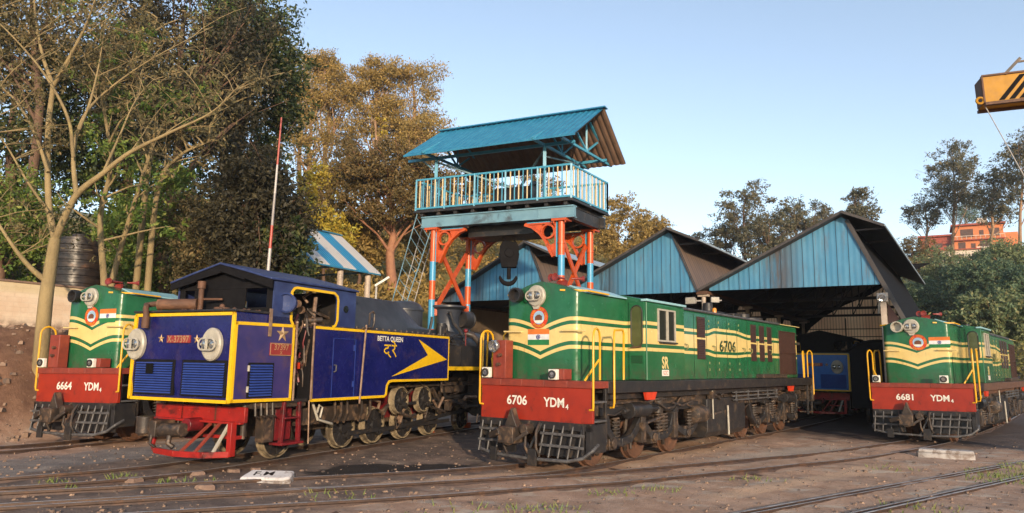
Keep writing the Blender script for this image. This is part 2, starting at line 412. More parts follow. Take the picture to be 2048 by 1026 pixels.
    for sx in (-1, 1):
        g = MB(); X = sx*(lw+.004); g.box(min(sx*lw, X+sx*.01), max(sx*lw, X+sx*.01), 12.2, 13.95, 1.84, 3.27)
        for i in range(30): g.box(min(X, X+sx*.02), max(X, X+sx*.02), 12.22+i*.058, 12.235+i*.058, 1.86, 3.25)
        for z in (1.87, 2.55, 3.24): g.box(min(X, X+sx*.026), max(X, X+sx*.026), 12.2, 13.95, z-.012, z+.012)
        g.build('radiator_grille', M_brown, T)
        g = MB()
        X = sx*(lw+.03); g.box(min(sx*lw, X+sx*.2), max(sx*lw, X+sx*.2), 10.0, 12.2, 1.745, 1.86); g.build('ducting', M_under, T, .01)
    m = MB()   # exhaust hump, vents and pipes on the roof
    m.box(-.35, .35, 8.3, 9.2, 3.56, 3.68); m.cyl((0, 8.75, 3.6), (0, 8.75, 3.95), .17, .14); m.build('exhaust_stack', M_black, T, .02)
    m = MB(); m.box(-.4, .4, 9.8, 10.5, 3.57, 3.70); m.build('roof_hatch', M_black, T, .02)
    m = MB(); m.cyl((.25, 10.9, 3.5), (.25, 10.9, 3.74), .22, n=16); m.build('roof_vent', M_black, T, .02)
    m = MB(); m.cyl((-.2, 12.6, 3.5), (-.2, 12.6, 3.72), .5, n=20); m.build('radiator_fan', M_black, T, .02)
    m = MB(); m.lathe([(0, .16), (.05, .15), (.065, .1), (.065, 0), (0, 0)], (.55, 7.9, 3.56), (0, 0, 1), 14); m.build('warning_beacon', M_amber, T)
    # running board, sole bar
    m = MB(); m.box(-1.365, 1.365, .58, 14.25, 1.50, 1.73); m.box(-1.18, 1.18, .75, 14.0, 1.36, 1.50)
    m.build('sole_bar', opt.get('sole', M_black), T, .01)
    m = MB(); m.box(-1.05, 1.05, .3, 14.2, 1.05, 1.36); m.box(-.5, .5, .05, 14.4, .75, 1.05); m.build('underframe', M_under, T)
    # headstock
    m = MB()
    m.prism([(-1.365, 1.60), (1.365, 1.60), (1.365, .95), (.35, .90), (-1.365, .93)], XZ, -.02, .06)
    hs = m.build('headstock', M_red, T, .008)
    m = MB()
    for i in range(5):
        a = -1.37+i*.548; m.box(a+.003, a+.545, -.05, .58, 1.60, 1.735+.003*(i % 2))
    m.build('front_ledge', [M_redd], T, .008)
    m = MB()
    m.text(number, .25, (-.42, -.026, 1.235), (1, 0, 0), (0, 0, 1), .024, sx=1.04)
    m.build('number_lettering', M_white, hs); m = MB()
    m.text('YDM', .25, (.50, -.026, 1.225), (1, 0, 0), (0, 0, 1), .024, sx=.92); m.text('4', .14, (.80, -.026, 1.19), (1, 0, 0), (0, 0, 1), .02)
    m.build('class_lettering', M_white, hs)
    if opt.get('box', True):
        m = MB(); m.box(-1.08, -.74, -.02, .24, 1.74, 2.53)
        b = m.build('jumper_box', M_redd, T, .012)
        for dz in (.33, .52): k = MB(); k.cyl((-.86+dz*.2-.1, -.02, 1.7+dz), (-.86+dz*.2-.1, -.10, 1.7+dz), .035, n=8); k.build('socket', M_rust, b)
        if opt.get('spot'):
            k = MB(); k.lathe([(0, 0), (.12, 0), (.13, -.08), (.11, -.1), (0, -.075)], (-.99, -.05, 2.41), (0, 1, .1), 18); k.build('spot_lamp', M_lens, b)
    marker_lamp(T, -1.17, -.05, 1.86)
    if opt.get('box', True): marker_lamp(T, .53, -.05, 1.85, .1, True)
    else: marker_lamp(T, .65, -.05, 1.86, .11)
    # headlight, side lamp, emblem, flag
    headlamp(T, -.17, .295, 3.45, .225)
    m = MB()
    if opt.get('white_hood'):
        m.lathe([(0, 0), (.16, 0), (.17, -.26), (.14, -.26), (.12, -.1), (0, -.1)], (-.53, .3, 3.44), (0, 1, 0), 18); m.build('side_lamp', M_lampw, T)
    else:
        m.lathe([(0, 0), (.12, 0), (.155, -.05), (.16, -.2), (.125, -.2), (.1, -.08), (0, -.08)], (-.63, .3, 3.48), (0, 1, 0), 12); m.build('side_lamp', M_black, T)
    ex, ez, er = opt.get('emblem', (-.12, 3.0, .225)); y = .292
    e = MB(); e.cyl((ex, .302, ez), (ex, y, ez), er, n=36)
    em = e.build('emblem', M_emred, T)
    e = MB(); e.cyl((ex, y+.001, ez), (ex, y-.004, ez), er*.62, n=30); e.build('emblem_sky', M_emw, em)
    e = MB(); e.prism([(ex-er*.55, ez-er*.25), (ex+er*.55, ez-er*.25), (ex+er*.5, ez-er*.36), (ex+er*.35, ez-er*.5), (ex-er*.35, ez-er*.5), (ex-er*.5, ez-er*.36)], XZ, y-.004, y-.007, 1)
    e.prism([(ex-er*.42, ez-er*.25), (ex+er*.36, ez-er*.25), (ex+er*.38, ez+er*.1), (ex+er*.1, ez+er*.28), (ex-er*.2, ez+er*.24), (ex-er*.42, ez+er*.06)], XZ, y-.004, y-.008, 0)
    e.build('emblem_picture', [M_emb, M_white], em)
    e = MB(); ring_text(e, 'DIESEL LOCO SHED', ex, y-.003, ez, er*.81, 195, -15, er*.30); ring_text(e, 'PONMALAI', ex, y-.003, ez, er*.81, 222, 318, er*.33, True)
    e.build('emblem_lettering', M_emy, em)
    fx, fz, fw, fh = opt.get('flag', (-.13, 2.60, .27, .165)); y = .294
    fl = MB()
    for i, q in enumerate((2, 1, 0)): fl.box(fx-fw, fx+fw, y, .304, fz-fh+q*fh*2/3, fz-fh+(q+1)*fh*2/3, i)
    fo = fl.build('flag_panel', [M_orange, M_flagw, M_flagg], T)
    ck = MB(); R_ = fh*.27
    ck.tube([(fx+R_*cos(i*pi/8), y-.003, fz+R_*sin(i*pi/8)) for i in range(17)], .007, 4)
    for i in range(12): ck.beam((fx, y-.003, fz), (fx+R_*cos(i*pi/6), y-.003, fz+R_*sin(i*pi/6)), .004, .004)
    ck.build('flag_wheel', M_flagb, fo)
    # horns
    hx = .02; hn = MB()
    for dx, dy, l in ((0, -1, .20), (.14, -1, .26)):
        hn.lathe([(0, -l), (.078, -l-.01), (.085, -l), (.04, -l+.08), (.022, -.03), (.022, .1), (0, .1)], (hx+dx, .72, 3.85), (0, 1, 0), 14)
    hn.lathe([(0, .36), (.06, .37), (.07, .36), (.03, .28), (.018, .1), (0, .1)], (hx+.25, .75, 3.84), (.7, .7, 0), 14)
    hn.box(hx+.02, hx+.26, .70, .76, 3.68, 3.80)
    hn.build('horn', M_horn, T)
    # hand bars on the nose
    for x0, x1 in ((.50, .98), (-.98, -.55)):
        g = MB(); g.tube([(x0, .3, 2.72), (x0, .22, 2.72), (x1, .24, 2.71), (x1, .33, 2.71)], .018, 6); g.build('grab_bar', M_cream, T)
    # yellow handrails
    def rail(pts, name='handrail'):
        g = MB(); g.tube(pts, .022, 8); g.build(name, M_yel, T)
    for sx in (1, -1):
        a = Vector((sx*1.40, -.04, 2.57)); b = Vector((sx*1.34, .30, 2.57))
        H = hoop(a, b)
        rail([(sx*1.30, -.01, 1.20), (sx*1.39, -.03, 1.21), (sx*1.40, -.04, 1.28)] + [tuple(p) for p in H] + [(sx*1.34, .30, 1.76)])
        rail([(sx*1.34, .27, 2.15), (sx*1.12, .10, 1.74)], 'handrail_brace')
        rail([(sx*1.30, .76, 1.22), (sx*1.38, .74, 1.23), (sx*1.40, .74, 1.32), (sx*1.40, .74, 2.66), (sx*1.38, .80, 2.74), (sx*1.36, 1.16, 2.76), (sx*1.35, 1.22, 2.68), (sx*1.34, 1.22, 1.76)])
        rail([(sx*1.30, 14.4, 1.15), (sx*1.38, 14.38, 1.18)] + [tuple(p) for p in hoop((sx*1.38, 14.36, 2.5), (sx*1.30, 14.05, 2.5))] + [(sx*1.30, 14.05, 1.76)])
        rail([(sx*1.38, 13.3, 1.75)] + [tuple(p) for p in hoop((sx*1.36, 13.3, 2.5), (sx*1.33, 13.55, 2.5))] + [(sx*1.33, 13.55, 1.75)])
        # steps at the front corner
        g = MB()
        for y in (.10, .56): g.box(min(sx*1.27, sx*1.33), max(sx*1.27, sx*1.33), y-.03, y+.03, .52, 1.72)
        g.box(min(sx*1.0, sx*1.03), max(sx*1.0, sx*1.03), .1, .56, .52, 1.7)
        for z in (.6, .98, 1.34): g.box(min(sx*1.02, sx*1.345), max(sx*1.02, sx*1.345), .10, .56, z-.02, z+.02, 1)
        g.build('step_ladder', [M_black, M_steel], T, .006)
        g = MB()
        for y in (13.9, 14.35): g.box(min(sx*1.27, sx*1.33), max(sx*1.27, sx*1.33), y-.03, y+.03, .52, 1.5)
        for z in (.6, .98, 1.34): g.box(min(sx*1.02, sx*1.335), max(sx*1.02, sx*1.335), 13.9, 14.35, z-.02, z+.02, 1)
        g.build('step_ladder', [M_black, M_under], T, .006)
    m = MB(); m.box(-1.365, 1.365, 14.35, 14.45, .95, 1.73); m.build('rear_headstock', M_under, T, .01)
    # cattle guard
    g = MB()
    g.box(-1.36, 1.36, -.06, .0, .80, .94)
    top, bot, yb = .88, .27, -.42
    for x in (-1.28, -1.05, -.82, -.6, .30, .52, .74, .96, 1.17):
        g.tube([(x, -.05, top), (x-.08 if x > 0 else x-.04, -.13, bot)], .020, 6, 1)
    for z, t in ((.72, .26), (.50, .62)):
        y = -.05-.09*t-.02
        g.beam((-1.34, y, z), (-.55, y, z), .03, .05, mi=1); g.beam((.22, y, z), (1.24, y, z), .03, .05, mi=1)
    g.tube([(-1.36, .15, .55), (-1.39, -.04, .42), (-1.28, -.11, .30), (-.9, -.15, .24), (0, -.18, .22), (.9, -.15, .24), (1.22, -.11, .32), (1.37, -.02, .46), (1.36, .2, .55)], .034, 8, 1)
    g.beam((.22, -.06, .9), (-.06, -.16, .26), .05, .05); g.beam((-.55, -.06, .9), (-.62, -.16, .26), .05, .05); g.beam((1.2, -.06, .9), (1.2, -.1, .3), .05, .05)
    g.box(-.95, -.78, -.22, -.17, .12, .38); g.box(.02, .22, -.24, -.19, .10, .42)
    g.box(1.25, 1.36, -.06, .5, .40, .93); g.box(-1.36, -1.30, -.06, .5, .5, .93)
    g.box(-1.3, -.5, .06, .09, .28, .9); g.box(.1, 1.28, .06, .09, .28, .9)  # added dark panels standing in for the shade behind the bars
    g.build('cow_catcher', [M_black, M_steel if opt.get('steelbars', True) else M_black], T, .004)
    # coupler
    c = MB()
    c.box(-.55, -.18, -.46, -.1, .50, .82); c.prism([(-.52, .8), (-.2, .8), (-.3, 1.0), (-.36, 1.18), (-.44, 1.0)], XZ, -.30, -.12)
    c.beam((-.8, -.38, .62), (-.5, -.45, .72), .1, .12); c.beam((-.26, -.36, .52), (.08, -.30, .74), .07, .07)
    c.cyl((-.05, -.30, .78), (-.05, -.05, .78), .10, n=12); c.lathe([(0, 0), (.17, 0), (.17, .05), (0, .05)], (-.36, -.4, .62), (0, 1, 0), 14)
    for x in (-.62, -.08, .18): c.tube([(x, -.05, .92), (x+.02, -.2, .75), (x+.06, -.26, .45), (x+.1, -.2, .3)], .03, 7)
    c.build('coupler', M_under, T, .012)
    # bogies
    for y0, rev in ((0, 1), (14.35, -1)):
        Y = (lambda y: y0 + rev*y)
        ax = (1.2, 3.0, 4.75)
        for y in ax:
            for sx in (-1, 1):
                w = MB(); w.lathe([(.0, -.07), (.12, -.07), (.14, -.03), (.40, -.04), (.44, -.07), (.478, -.06), (.483, .05), (.52, .06), (.52, .085), (.40, .085), (.12, .05), (0, .05)], (sx*.57, Y(y), .483), (-sx, 0, 0), 28)
                w.build('wheel', [M_rust], T)
        for sx in (-1, 1):
            b = MB(); X0, X1 = sorted((sx*.98, sx*1.12))
            P = [(.92, 1.06), (1.02, .74), (1.22, .54), (1.55, .48), (1.95, .54), (2.22, .74), (2.42, .98), (2.62, .74), (2.85, .55), (3.2, .49), (3.6, .51), (3.86, .66), (3.98, .95), (4.2, 1.08)]
            b.strip([(Y(p), z) for p, z in P], .17, YZ, X0, X1)
            b.beam((sx*1.03, Y(.7), 1.12), (sx*1.03, Y(5.4), 1.12), .14, .16)
            b.strip([(Y(p), z) for p, z in ((3.98, .95), (4.2, .62), (4.55, .5), (4.95, .5), (5.25, .68), (5.4, 1.05))], .15, YZ, X0, X1)
            b.build('bogie_frame', M_black, T, .012)
            for y in (1.38, 3.32, 3.56, 4.95):
                b = MB(); spring(b, sx*1.05, Y(y), .56, .98, .085, 6); b.build('spring', M_under, T)
            b = MB()
            b.cyl((sx*1.16, Y(1.75), 1.12), (sx*1.16, Y(2.55), 1.12), .15); b.cyl((sx*1.16, Y(1.7), 1.12), (sx*1.16, Y(1.75), 1.12), .175); b.cyl((sx*1.16, Y(2.55), 1.12), (sx*1.16, Y(3.1), 1.12), .035)
            b.cyl((sx*1.16, Y(1.5), 1.1), (sx*1.16, Y(1.7), 1.12), .06)
            b.build('brake_cylinder', M_black, T, .008)
            b = MB()
            for y in ax:
                b.box(min(sx*.9, sx*1.1), max(sx*.9, sx*1.1), Y(y)-.14, Y(y)+.14, .36, .64)
                b.cyl((sx*1.1, Y(y), .49), (sx*1.15, Y(y), .49), .1, n=12)
            for y in (2.42, 4.0): b.box(min(sx*.96, sx*1.16), max(sx*.96, sx*1.16), Y(y)-.1, Y(y)+.1, .42, 1.0)
            b.cyl((sx*1.03, Y(3.3), 1.0), (sx*1.03, Y(3.3), 1.36), .13); b.cyl((sx*1.0, Y(2.1), .3), (sx*1.0, Y(2.1), .6), .03)
            b.tube([(sx*1.18, Y(2.9), 1.28), (sx*1.2, Y(3.4), 1.1), (sx*1.2, Y(3.8), 1.12), (sx*1.16, Y(4.2), 1.3), (sx*1.1, Y(4.5), 1.34)], .025, 6)
            b.tube([(sx*1.14, Y(1.0), 1.26), (sx*1.18, Y(2.0), 1.3), (sx*1.15, Y(2.8), 1.26)], .022, 6)
            for y in (.95, 2.1, 3.9): b.tube([(sx*.9, Y(y), .95), (sx*.85, Y(y), .5), (sx*.8, Y(y+.12), .25)], .05, 6)
            b.build('axle_gear', M_under, T, .01)
            b = MB(); yy = Y(2.35); b.prism([(yy-.22, 1.49), (yy+.30, 1.49), (yy+.2, 1.33), (yy-.16, 1.33)], YZ, sx*1.30, sx*1.36); b.build('jacking_pad', M_emred, T)
    # fuel tank, reservoirs, pipes
    m = MB(); m.prism([(-1.18, .42), (-1.05, .28), (1.05, .28), (1.18, .42), (1.18, 1.25), (-1.18, 1.25)], XZ, 5.75, 8.35)
    m.build('fuel_tank', M_black, T, .02)
    for sx in (-1, 1):
        m = MB(); m.cyl((sx*1.12, 4.95, .9), (sx*1.12, 5.55, .9), .22, n=20); m.lathe([(0, -.05), (.15, -.03), (.22, 0)], (sx*1.12, 4.95, .9), (0, 1, 0), 20)
        m.build('air_reservoir', M_under, T)
    for sx in (-1, 1):
        m = MB()
        for z in (1.38, 1.28, 1.18): m.tube([(sx*1.26, 7.3, z), (sx*1.27, 10.9, z)], .022, 6)
        for y in (7.5, 8.4, 9.2, 10.0, 10.8): m.box(sx*1.27-.015, sx*1.27+.015, y-.02, y+.02, 1.15, 1.42)
        m.build('cooling_pipe', M_steel, T)
        m = MB(); m.tube([(sx*1.24, 6.95, 1.05), (sx*1.25, 6.95, .3)], .026, 8); m.build('level_gauge', M_lampw, T)
        m = MB(); m.tube([(sx*1.22, 6.0, 1.45), (sx*1.22, 6.02, .75)], .02, 8); m.build('breather_pipe', M_lampw, T)
    for sx in (-1, 1):   # hoses, valves and cable runs along the solebar
        rn = random.Random(int(number)*2+sx); m = MB()
        for i in range(46):
            y = rn.uniform(.8, 13.8); z = rn.uniform(.75, 1.45); x = sx*rn.uniform(.95, 1.2); l = rn.uniform(.2, 1.3)
            m.tube([(x, y, z), (x+sx*.03, y+l*.4, z+rn.uniform(-.12, .1)), (x, y+l, z+rn.uniform(-.2, .15))], rn.uniform(.012, .035), 6)
            if i % 4 == 0: m.box(x-.07, x+.07, y, y+rn.uniform(.12, .35), z-.12, z+.06)
        m.tube([(sx*1.15, .8, 1.40), (sx*1.15, 14.0, 1.40)], .03, 6); m.build('pipework', M_under, T)
    # side lettering
    m = MB()
    m.text(number, .42, (lw+.009, 7.80, 2.475), (0, 1, 0), (0, 0, 1), .02, sx=1.45)
    m.text(number, .42, (-lw-.009, 7.80, 2.475), (0, -1, 0), (0, 0, 1), .02, sx=1.45)
    m.build('side_number', M_dkgreen, T)
    m = MB(); m.text('SR', .36, (1.364, 3.06, 2.0), (0, 1, 0), (0, 0, 1), .03, sx=.85); m.build('railway_letters', M_cream, T)
    m = MB(); m.box(1.361, 1.366, 2.90, 3.24, 1.83, 1.965)
    p = m.build('shed_plate', M_white, T)
    m = MB(); m.text('GOC', .13, (1.3665, 3.07, 1.855), (0, 1, 0), (0, 0, 1), .01, sx=.8); m.build('plate_letters', M_emred, p)
    return T
D1 = diesel('green and cream diesel locomotive 6706 with red headstock standing in front of the blue gantry', '6706', (.491, 14.543, -.005), radians(38.16), 0, dict(spot=True))
D2 = diesel('green and cream diesel locomotive 6681 with white hooded side lamp, at the far right', '6681', (12.296, 21.685, -.074), radians(40.96), radians(.87), dict(box=False, white_hood=True, emblem=(-.02, 2.96, .24), flag=(.55, 2.95, .28, .16), sole=M_rust, steelbars=True))
D3 = diesel('green and cream diesel locomotive 6664 half hidden behind the blue steam engine', '6664', (-10.17, 17.132, .042), radians(22.4), radians(.9), dict(emblem=(-.13, 2.98, .23), flag=(.42, 2.98, .27, .165)))
# ------------------------------------------------------------------ steam locomotive, bunker end towards the camera: x across, y from the bunker end, z above rail
def star_poly(cx, cz, R, r, n=5, a0=90):
    return [(cx + (R if i % 2 == 0 else r)*cos(radians(a0+i*180/n)), cz + (R if i % 2 == 0 else r)*sin(radians(a0+i*180/n))) for i in range(2*n)]
def star_raised(m, o, xa, R, h=.02, mi=0):
    """five-pointed raised star at o, xa = its horizontal axis, facing the outside"""
    o = Vector(o); xa = Vector(xa).normalized(); nz = xa.cross(Vector((0, 0, 1)))
    P = [o + xa*a + Vector((0, 0, b)) for a, b in star_poly(0, 0, R, R*.4)]
    m.add(P + [o + nz*h], [(i, (i+1) % 10, 10) for i in range(10)], mi)
def frame_line(m, pts, th, fn, d0, d1, closed=True):
    P = list(pts) + ([pts[0]] if closed else [])
    for a, b in zip(P[:-1], P[1:]):
        A = Vector(a); B = Vector(b); t = (B-A).normalized()*th/2
        m.strip([tuple(A-t), tuple(B+t)], th, fn, d0, d1)
def steam(label, pos, yaw, number, full=True, blue=None):
    body = blue or M_navy
    T = thing('steam_locomotive', label, 'steam engine', pos, -yaw)
    w = 1.25
    # coal bunker
    m = MB(); secs = []
    for z, g, q in ((1.14, .03, .06), (1.5, .0, .0), (2.70, .0, .02)):
        secs.append([(-w+g, q, z), (w-g, q, z), (w-g, 1.40, z), (-w+g, 1.40, z)])
    m.loft(secs); bk = m.build('bunker', [M_navy if full else body], T, .025)
    m = MB(); m.box(-w-.03, w+.03, -.03, .86, 2.701, 2.74); m.build('bunker_rim', M_black, T, .008)
    # weathered side sheets, proud by a few mm
    if full:
        for sx in (-1, 1):
            m = MB(); X0, X1 = sorted((sx*w, sx*(w+.012)))
            m.prism([(.04, 1.17), (1.42, 1.17), (1.42, 2.52), (.03, 2.52)], YZ, X0, X1); m.build('bunker_side', M_purp, T, .004)
    m = MB()
    frame_line(m, [(-w+.03, 1.165), (w-.03, 1.165), (w-.03, 2.66), (-w+.03, 2.66)], .055, XZ, -.012, .03)
    for sx in (-1, 1):
        X0, X1 = sorted((sx*w, sx*(w+.022)))
        frame_line(m, [(.035, 1.18), (1.435, 1.165), (1.435, 2.52), (.035, 2.50)], .055, YZ, X0, X1)
        m.box(min(sx*(w-.02), sx*(w+.014)), max(sx*(w-.02), sx*(w+.014)), -.015, .02, 1.15, 2.66)
    m.build('yellow_lining', M_yline, T)
    # louvred doors on the end
    for x0, x1 in ((-1.14, -.10), (.08, 1.16)):
        l = MB(); l.box(x0, x1, -.012, .03, 1.24, 1.86)
        d = l.build('bunker_door', M_soot if full else body, T, .004)
        l = MB()
        for i in range(13): l.beam((x0+.05, -.024, 1.28+i*.043), (x1-.05, -.024, 1.28+i*.043), .030, .008, (0, -.9, .6))
        l.build('slat', M_slat, d)
    if full:
        l = MB(); l.box(-.80, -.62, -.045, -.01, 1.61, 1.79); l.build('vent_hole', M_hole, T)
        for sx in (1, -1):
            l = MB(); X0, X1 = sorted((sx*(w+.012), sx*(w+.026))); l.box(X0, X1, .36, .97, 1.22, 1.83)
            d = l.build('side_locker', M_soot, T, .004)
            l = MB()
            for i in range(12): l.beam((sx*(w+.036), .40, 1.26+i*.047), (sx*(w+.036), .93, 1.26+i*.047), .034, .008, (sx*.9, 0, .6))
            l.build('slat', M_slat, d)
            for z in (1.32, 1.68): l = MB(); l.cyl((sx*(w+.03), .36, z), (sx*(w+.03), .36, z+.1), .022, n=8); l.build('hinge', M_lampw, d)
    # headlamps and number on the end
    for x in (-1.13, .79): headlamp(T, x, -.0, 2.13, .235, True)
    m = MB(); m.box(-.36, .22, -.016, .02, 2.155, 2.29); p = m.build('number_plate', M_plate, T, .004)
    m = MB(); m.text(('X-' if full else '')+number, .17, (-.07, -.018, 2.165), (1, 0, 0), (0, 0, 1), .012, sx=.9); m.build('plate_letters', M_goldl, p)
    m = MB(); star_raised(m, (-.52, -.002, 2.23), (1, 0, 0), .085); star_raised(m, (.38, -.002, 2.22), (1, 0, 0), .085); m.build('star', M_goldl, T)
    # cab
    ch = 2.74
    m = MB()
    roof = [(-w-.06, 3.33), (-.62, 3.51), (0, 3.66), (.62, 3.51), (w+.06, 3.33), (w+.06, 3.37), (.62, 3.55), (0, 3.70), (-.62, 3.55), (-w-.06, 3.37)]
    m.prism(roof, XZ, .72, 3.30); m.build('cab_roof', M_cabblue if full else M_soot, T, .01)
    m = MB()
    for a, b in (((-w-.06, 3.33), (-.62, 3.51)), ((-.62, 3.51), (0, 3.66)), ((0, 3.66), (.62, 3.51)), ((.62, 3.51), (w+.06, 3.33))):
        m.prism([a, b, (b[0], b[1]-.16), (a[0], a[1]-.13)], XZ, .74, .78)
    m.build('roof_valance', M_soot, T)
    m = MB()   # cab end wall with the two look-out openings
    m.box(-w+.02, w-.02, .90, .93, ch, 2.80); m.box(-.82, .52, .90, .93, 2.80, 3.44)
    m.prism([(-w+.02, 3.20), (w-.02, 3.20), (w-.02, 3.33), (.60, 3.49), (0, 3.63), (-.60, 3.49), (-w+.02, 3.33)], XZ, .894, .925)
    m.box(-w+.02, -w+.16, .901, .931, 2.80, 3.20); m.box(w-.20, w-.02, .901, .931, 2.80, 3.20)
    m.box(.5, 1.08, .902, .93, 2.80, 2.84)
    m.build('cab_end_wall', M_soot, T, .004)
    for sx in (-1, 1):
        X0, X1 = sorted((sx*(w-.03), sx*w))
        m = MB()
        m.prism([(.88, 2.52), (1.42, 2.52), (1.36, 2.62), (1.36, 3.16), (1.43, 3.22), (2.58, 3.22), (2.66, 3.14), (2.66, 2.66), (2.60, 2.55), (3.28, 2.55), (3.28, 3.36), (.88, 3.36)], YZ, X0, X1)
        m.box(X0, X1, 3.28, 3.30, 1.4, 2.54)
        m.build('cab_side', M_cabblue if full else M_soot, T)
        y = MB(); Z0, Z1 = sorted((sx*w, sx*(w+.016)))
        y.strip([(1.41, 2.54), (1.35, 2.63), (1.335, 3.16), (1.40, 3.235), (1.46, 3.25), (2.56, 3.25), (2.66, 3.19), (2.69, 3.11), (2.69, 2.70), (2.64, 2.60), (2.55, 2.56)], .05, YZ, Z0, Z1)
        y.build('opening_edge', M_yline, T)
        pt = MB(); pt.cyl((sx*w, 2.95, 2.95), (sx*(w+.015), 2.95, 2.95), .075, n=18); pt.build('porthole', M_glassd, T)
        # lamp on the cab side
        pt = MB(); pt.lathe([(0, 0), (.17, 0), (.19, -.14), (.165, -.16), (.15, -.11), (0, -.09)], (sx*1.28, 1.24, 2.93), (-sx*.35, .94, 0), 22); pt.build('cab_lamp', [M_cabblue], T)
        for y, z1 in ((1.50, 1.14), (1.985, 1.14)):
            pt = MB(); pt.cyl((sx*(w+.03), y, z1), (sx*(w+.03), y, 2.57), .021, n=8); pt.ball((sx*(w+.03), y, 2.59), .035); pt.build('cab_pillar_rail', M_brass, T)
        pt = MB(); pt.box(min(sx*(w+.02), sx*(w+.05)), max(sx*(w+.02), sx*(w+.05)), .77, .83, 2.30, 2.80); pt.build('number_bracket', M_brass, T)
    if full:
        m = MB(); m.box(w+.012, w+.03, .84, 1.40, 1.96, 2.19); p = m.build('number_plate', M_plate, T, .005)
        m = MB(); m.text(number, .15, (w+.032, 1.12, 2.065), (0, 1, 0), (0, 0, 1), .012); m.text('X', .09, (w+.032, 1.12, 1.985), (0, 1, 0), (0, 0, 1), .01)
        frame_line(m, [(.85, 1.97), (1.39, 1.97), (1.39, 2.18), (.85, 2.18)], .012, YZ, w+.03, w+.034)
        m.build('plate_letters', M_goldl, p)
        m = MB(); star_raised(m, (w+.012, 1.15, 2.36), (0, 1, 0), .165, .04); m.build('star', M_goldl, T)
    # cab interior clutter: backhead, pipes, gauges
    m = MB(); m.box(-w+.05, w-.05, 1.40, 3.3, 1.10, 1.16); m.box(-.9, .9, 3.1, 3.25, 1.16, 3.3); m.build('cab_floor', M_black, T)
    m = MB(); rnd = random.Random(3)
    m.cyl((0, 2.75, 2.2), (0, 3.1, 2.2), .75, n=24)
    for i in range(34):
        x = rnd.uniform(.2, 1.1); y = rnd.uniform(1.6, 2.7); z = rnd.uniform(1.3, 3.1)
        m.tube([(x, y, z), (x+rnd.uniform(-.1, .1), y+rnd.uniform(-.2, .2), z+rnd.uniform(.1, .4)), (x+rnd.uniform(-.3, .1), y+rnd.uniform(.1, .5), z+rnd.uniform(-.1, .4))], rnd.uniform(.012, .035), 6, rnd.choice((0, 0, 1, 2)))
    for i in range(8): 
        x = rnd.uniform(.3, 1.0); y = rnd.uniform(1.9, 2.5); z = rnd.uniform(2.3, 3.0); m.cyl((x, y, z), (x, y-.05, z), .08, n=12, mi=rnd.choice((0, 1)))
    m.tube([(1.0, 2.25, 2.6), (1.0, 2.3, 3.15)], .04, 8, 1); m.cyl((.9, 2.1, 2.66), (1.1, 2.4, 2.70), .06)
    for i in range(26):
        x = rnd.uniform(.7, 1.2); z = rnd.uniform(1.2, 2.5); m.tube([(x, 1.96, z), (x+rnd.uniform(-.1, .1), 1.92, z+rnd.uniform(.1, .3)), (x+rnd.uniform(-.1, .1), 1.97, z+rnd.uniform(.2, .5))], rnd.uniform(.01, .028), 6, rnd.choice((0, 0, 1, 2)))
    m.build('backhead_fittings', [M_under, M_brass, M_maroon], T)
    m = MB(); m.box(1.0, 1.05, 1.82, 1.9, 1.72, 1.84); m.build('red_handle', M_emred, T)
    # side tanks
    for sx in (-1, 1):
        X0, X1 = sorted((sx*.62, sx*w))
        prof = [(2.02, 1.12), (4.44, 1.12), (4.50, 1.16), (4.53, 1.36), (4.60, 1.44), (4.72, 1.46), (7.22, 1.46), (7.22, 2.53), (2.02, 2.53)]
        t = MB(); t.box(min(sx*.6, sx*(w-.02)), max(sx*.6, sx*(w-.02)), 1.99, 2.016, 1.13, 2.52); t.build('tank_end_shade', M_soot, T)  # added black sheet standing in for shade on the tank's end face
        t = MB(); t.prism(prof, YZ, X0, X1); tk = t.build('side_tank', M_navy if full else M_black, T, .012)
        if not full: continue
        Z0, Z1 = sorted((sx*w, sx*(w+.014)))
        l = MB(); l.strip(prof + [prof[0]], .055, YZ, Z0, Z1); 
        l.build('yellow_lining', M_yline, tk)
        l = MB(); frame_line(l, [(2.62, 1.15), (3.34, 1.15), (3.34, 2.34), (2.62, 2.34)], .012, YZ, Z0, sx*(w+.008) if sx > 0 else Z1)
        for z in (1.35, 2.1): l.box(min(sx*w, sx*(w+.02)), max(sx*w, sx*(w+.02)), 3.28, 3.33, z, z+.12)
        l.build('tank_door', M_slat, tk)
        l = MB(); l.tube([(sx*(w+.01), 2.66, 1.66), (sx*(w+.05), 2.68, 1.68), (sx*(w+.05), 2.68, 1.80), (sx*(w+.01), 2.66, 1.80)], .014, 6); l.build('handle', M_steel, tk)
        l = MB(); a = [(5.78, 2.43), (7.13, 1.965), (4.70, 1.555), (6.22, 2.06)]
        l.prism(a, YZ, min(Z0, Z1), max(Z0, Z1)-.004); l.build('yellow_arrow', M_yline, tk)
        l = MB()
        d = 1 if sx > 0 else -1
        l.text('BETTA QUEEN', .155, (sx*(w+.004), 4.60, 2.345), (0, d, 0), (0, 0, 1), .022, sx=1.0)
        l.build('engine_name', M_white, tk)
        # Devanagari name drawn with strokes
        l = MB(); X = sx*(w+.004); Y = lambda q: 4.60 + d*(q-.30)
        def stroke(pts, th=.032): l.strip([(Y(a*.6), 1.98+b*.34) for a, b in pts], th, YZ, min(X, X+sx*.004), max(X, X+sx*.004))
        stroke([(.12, .80), (.52, .80)]); stroke([(.36, .80), (.36, .62)])
        stroke([(.36, .62), (.22, .60), (.13, .50), (.13, .38), (.22, .28), (.34, .28), (.42, .36)]); stroke([(.34, .36), (.40, .20), (.47, .10), (.55, .02)])
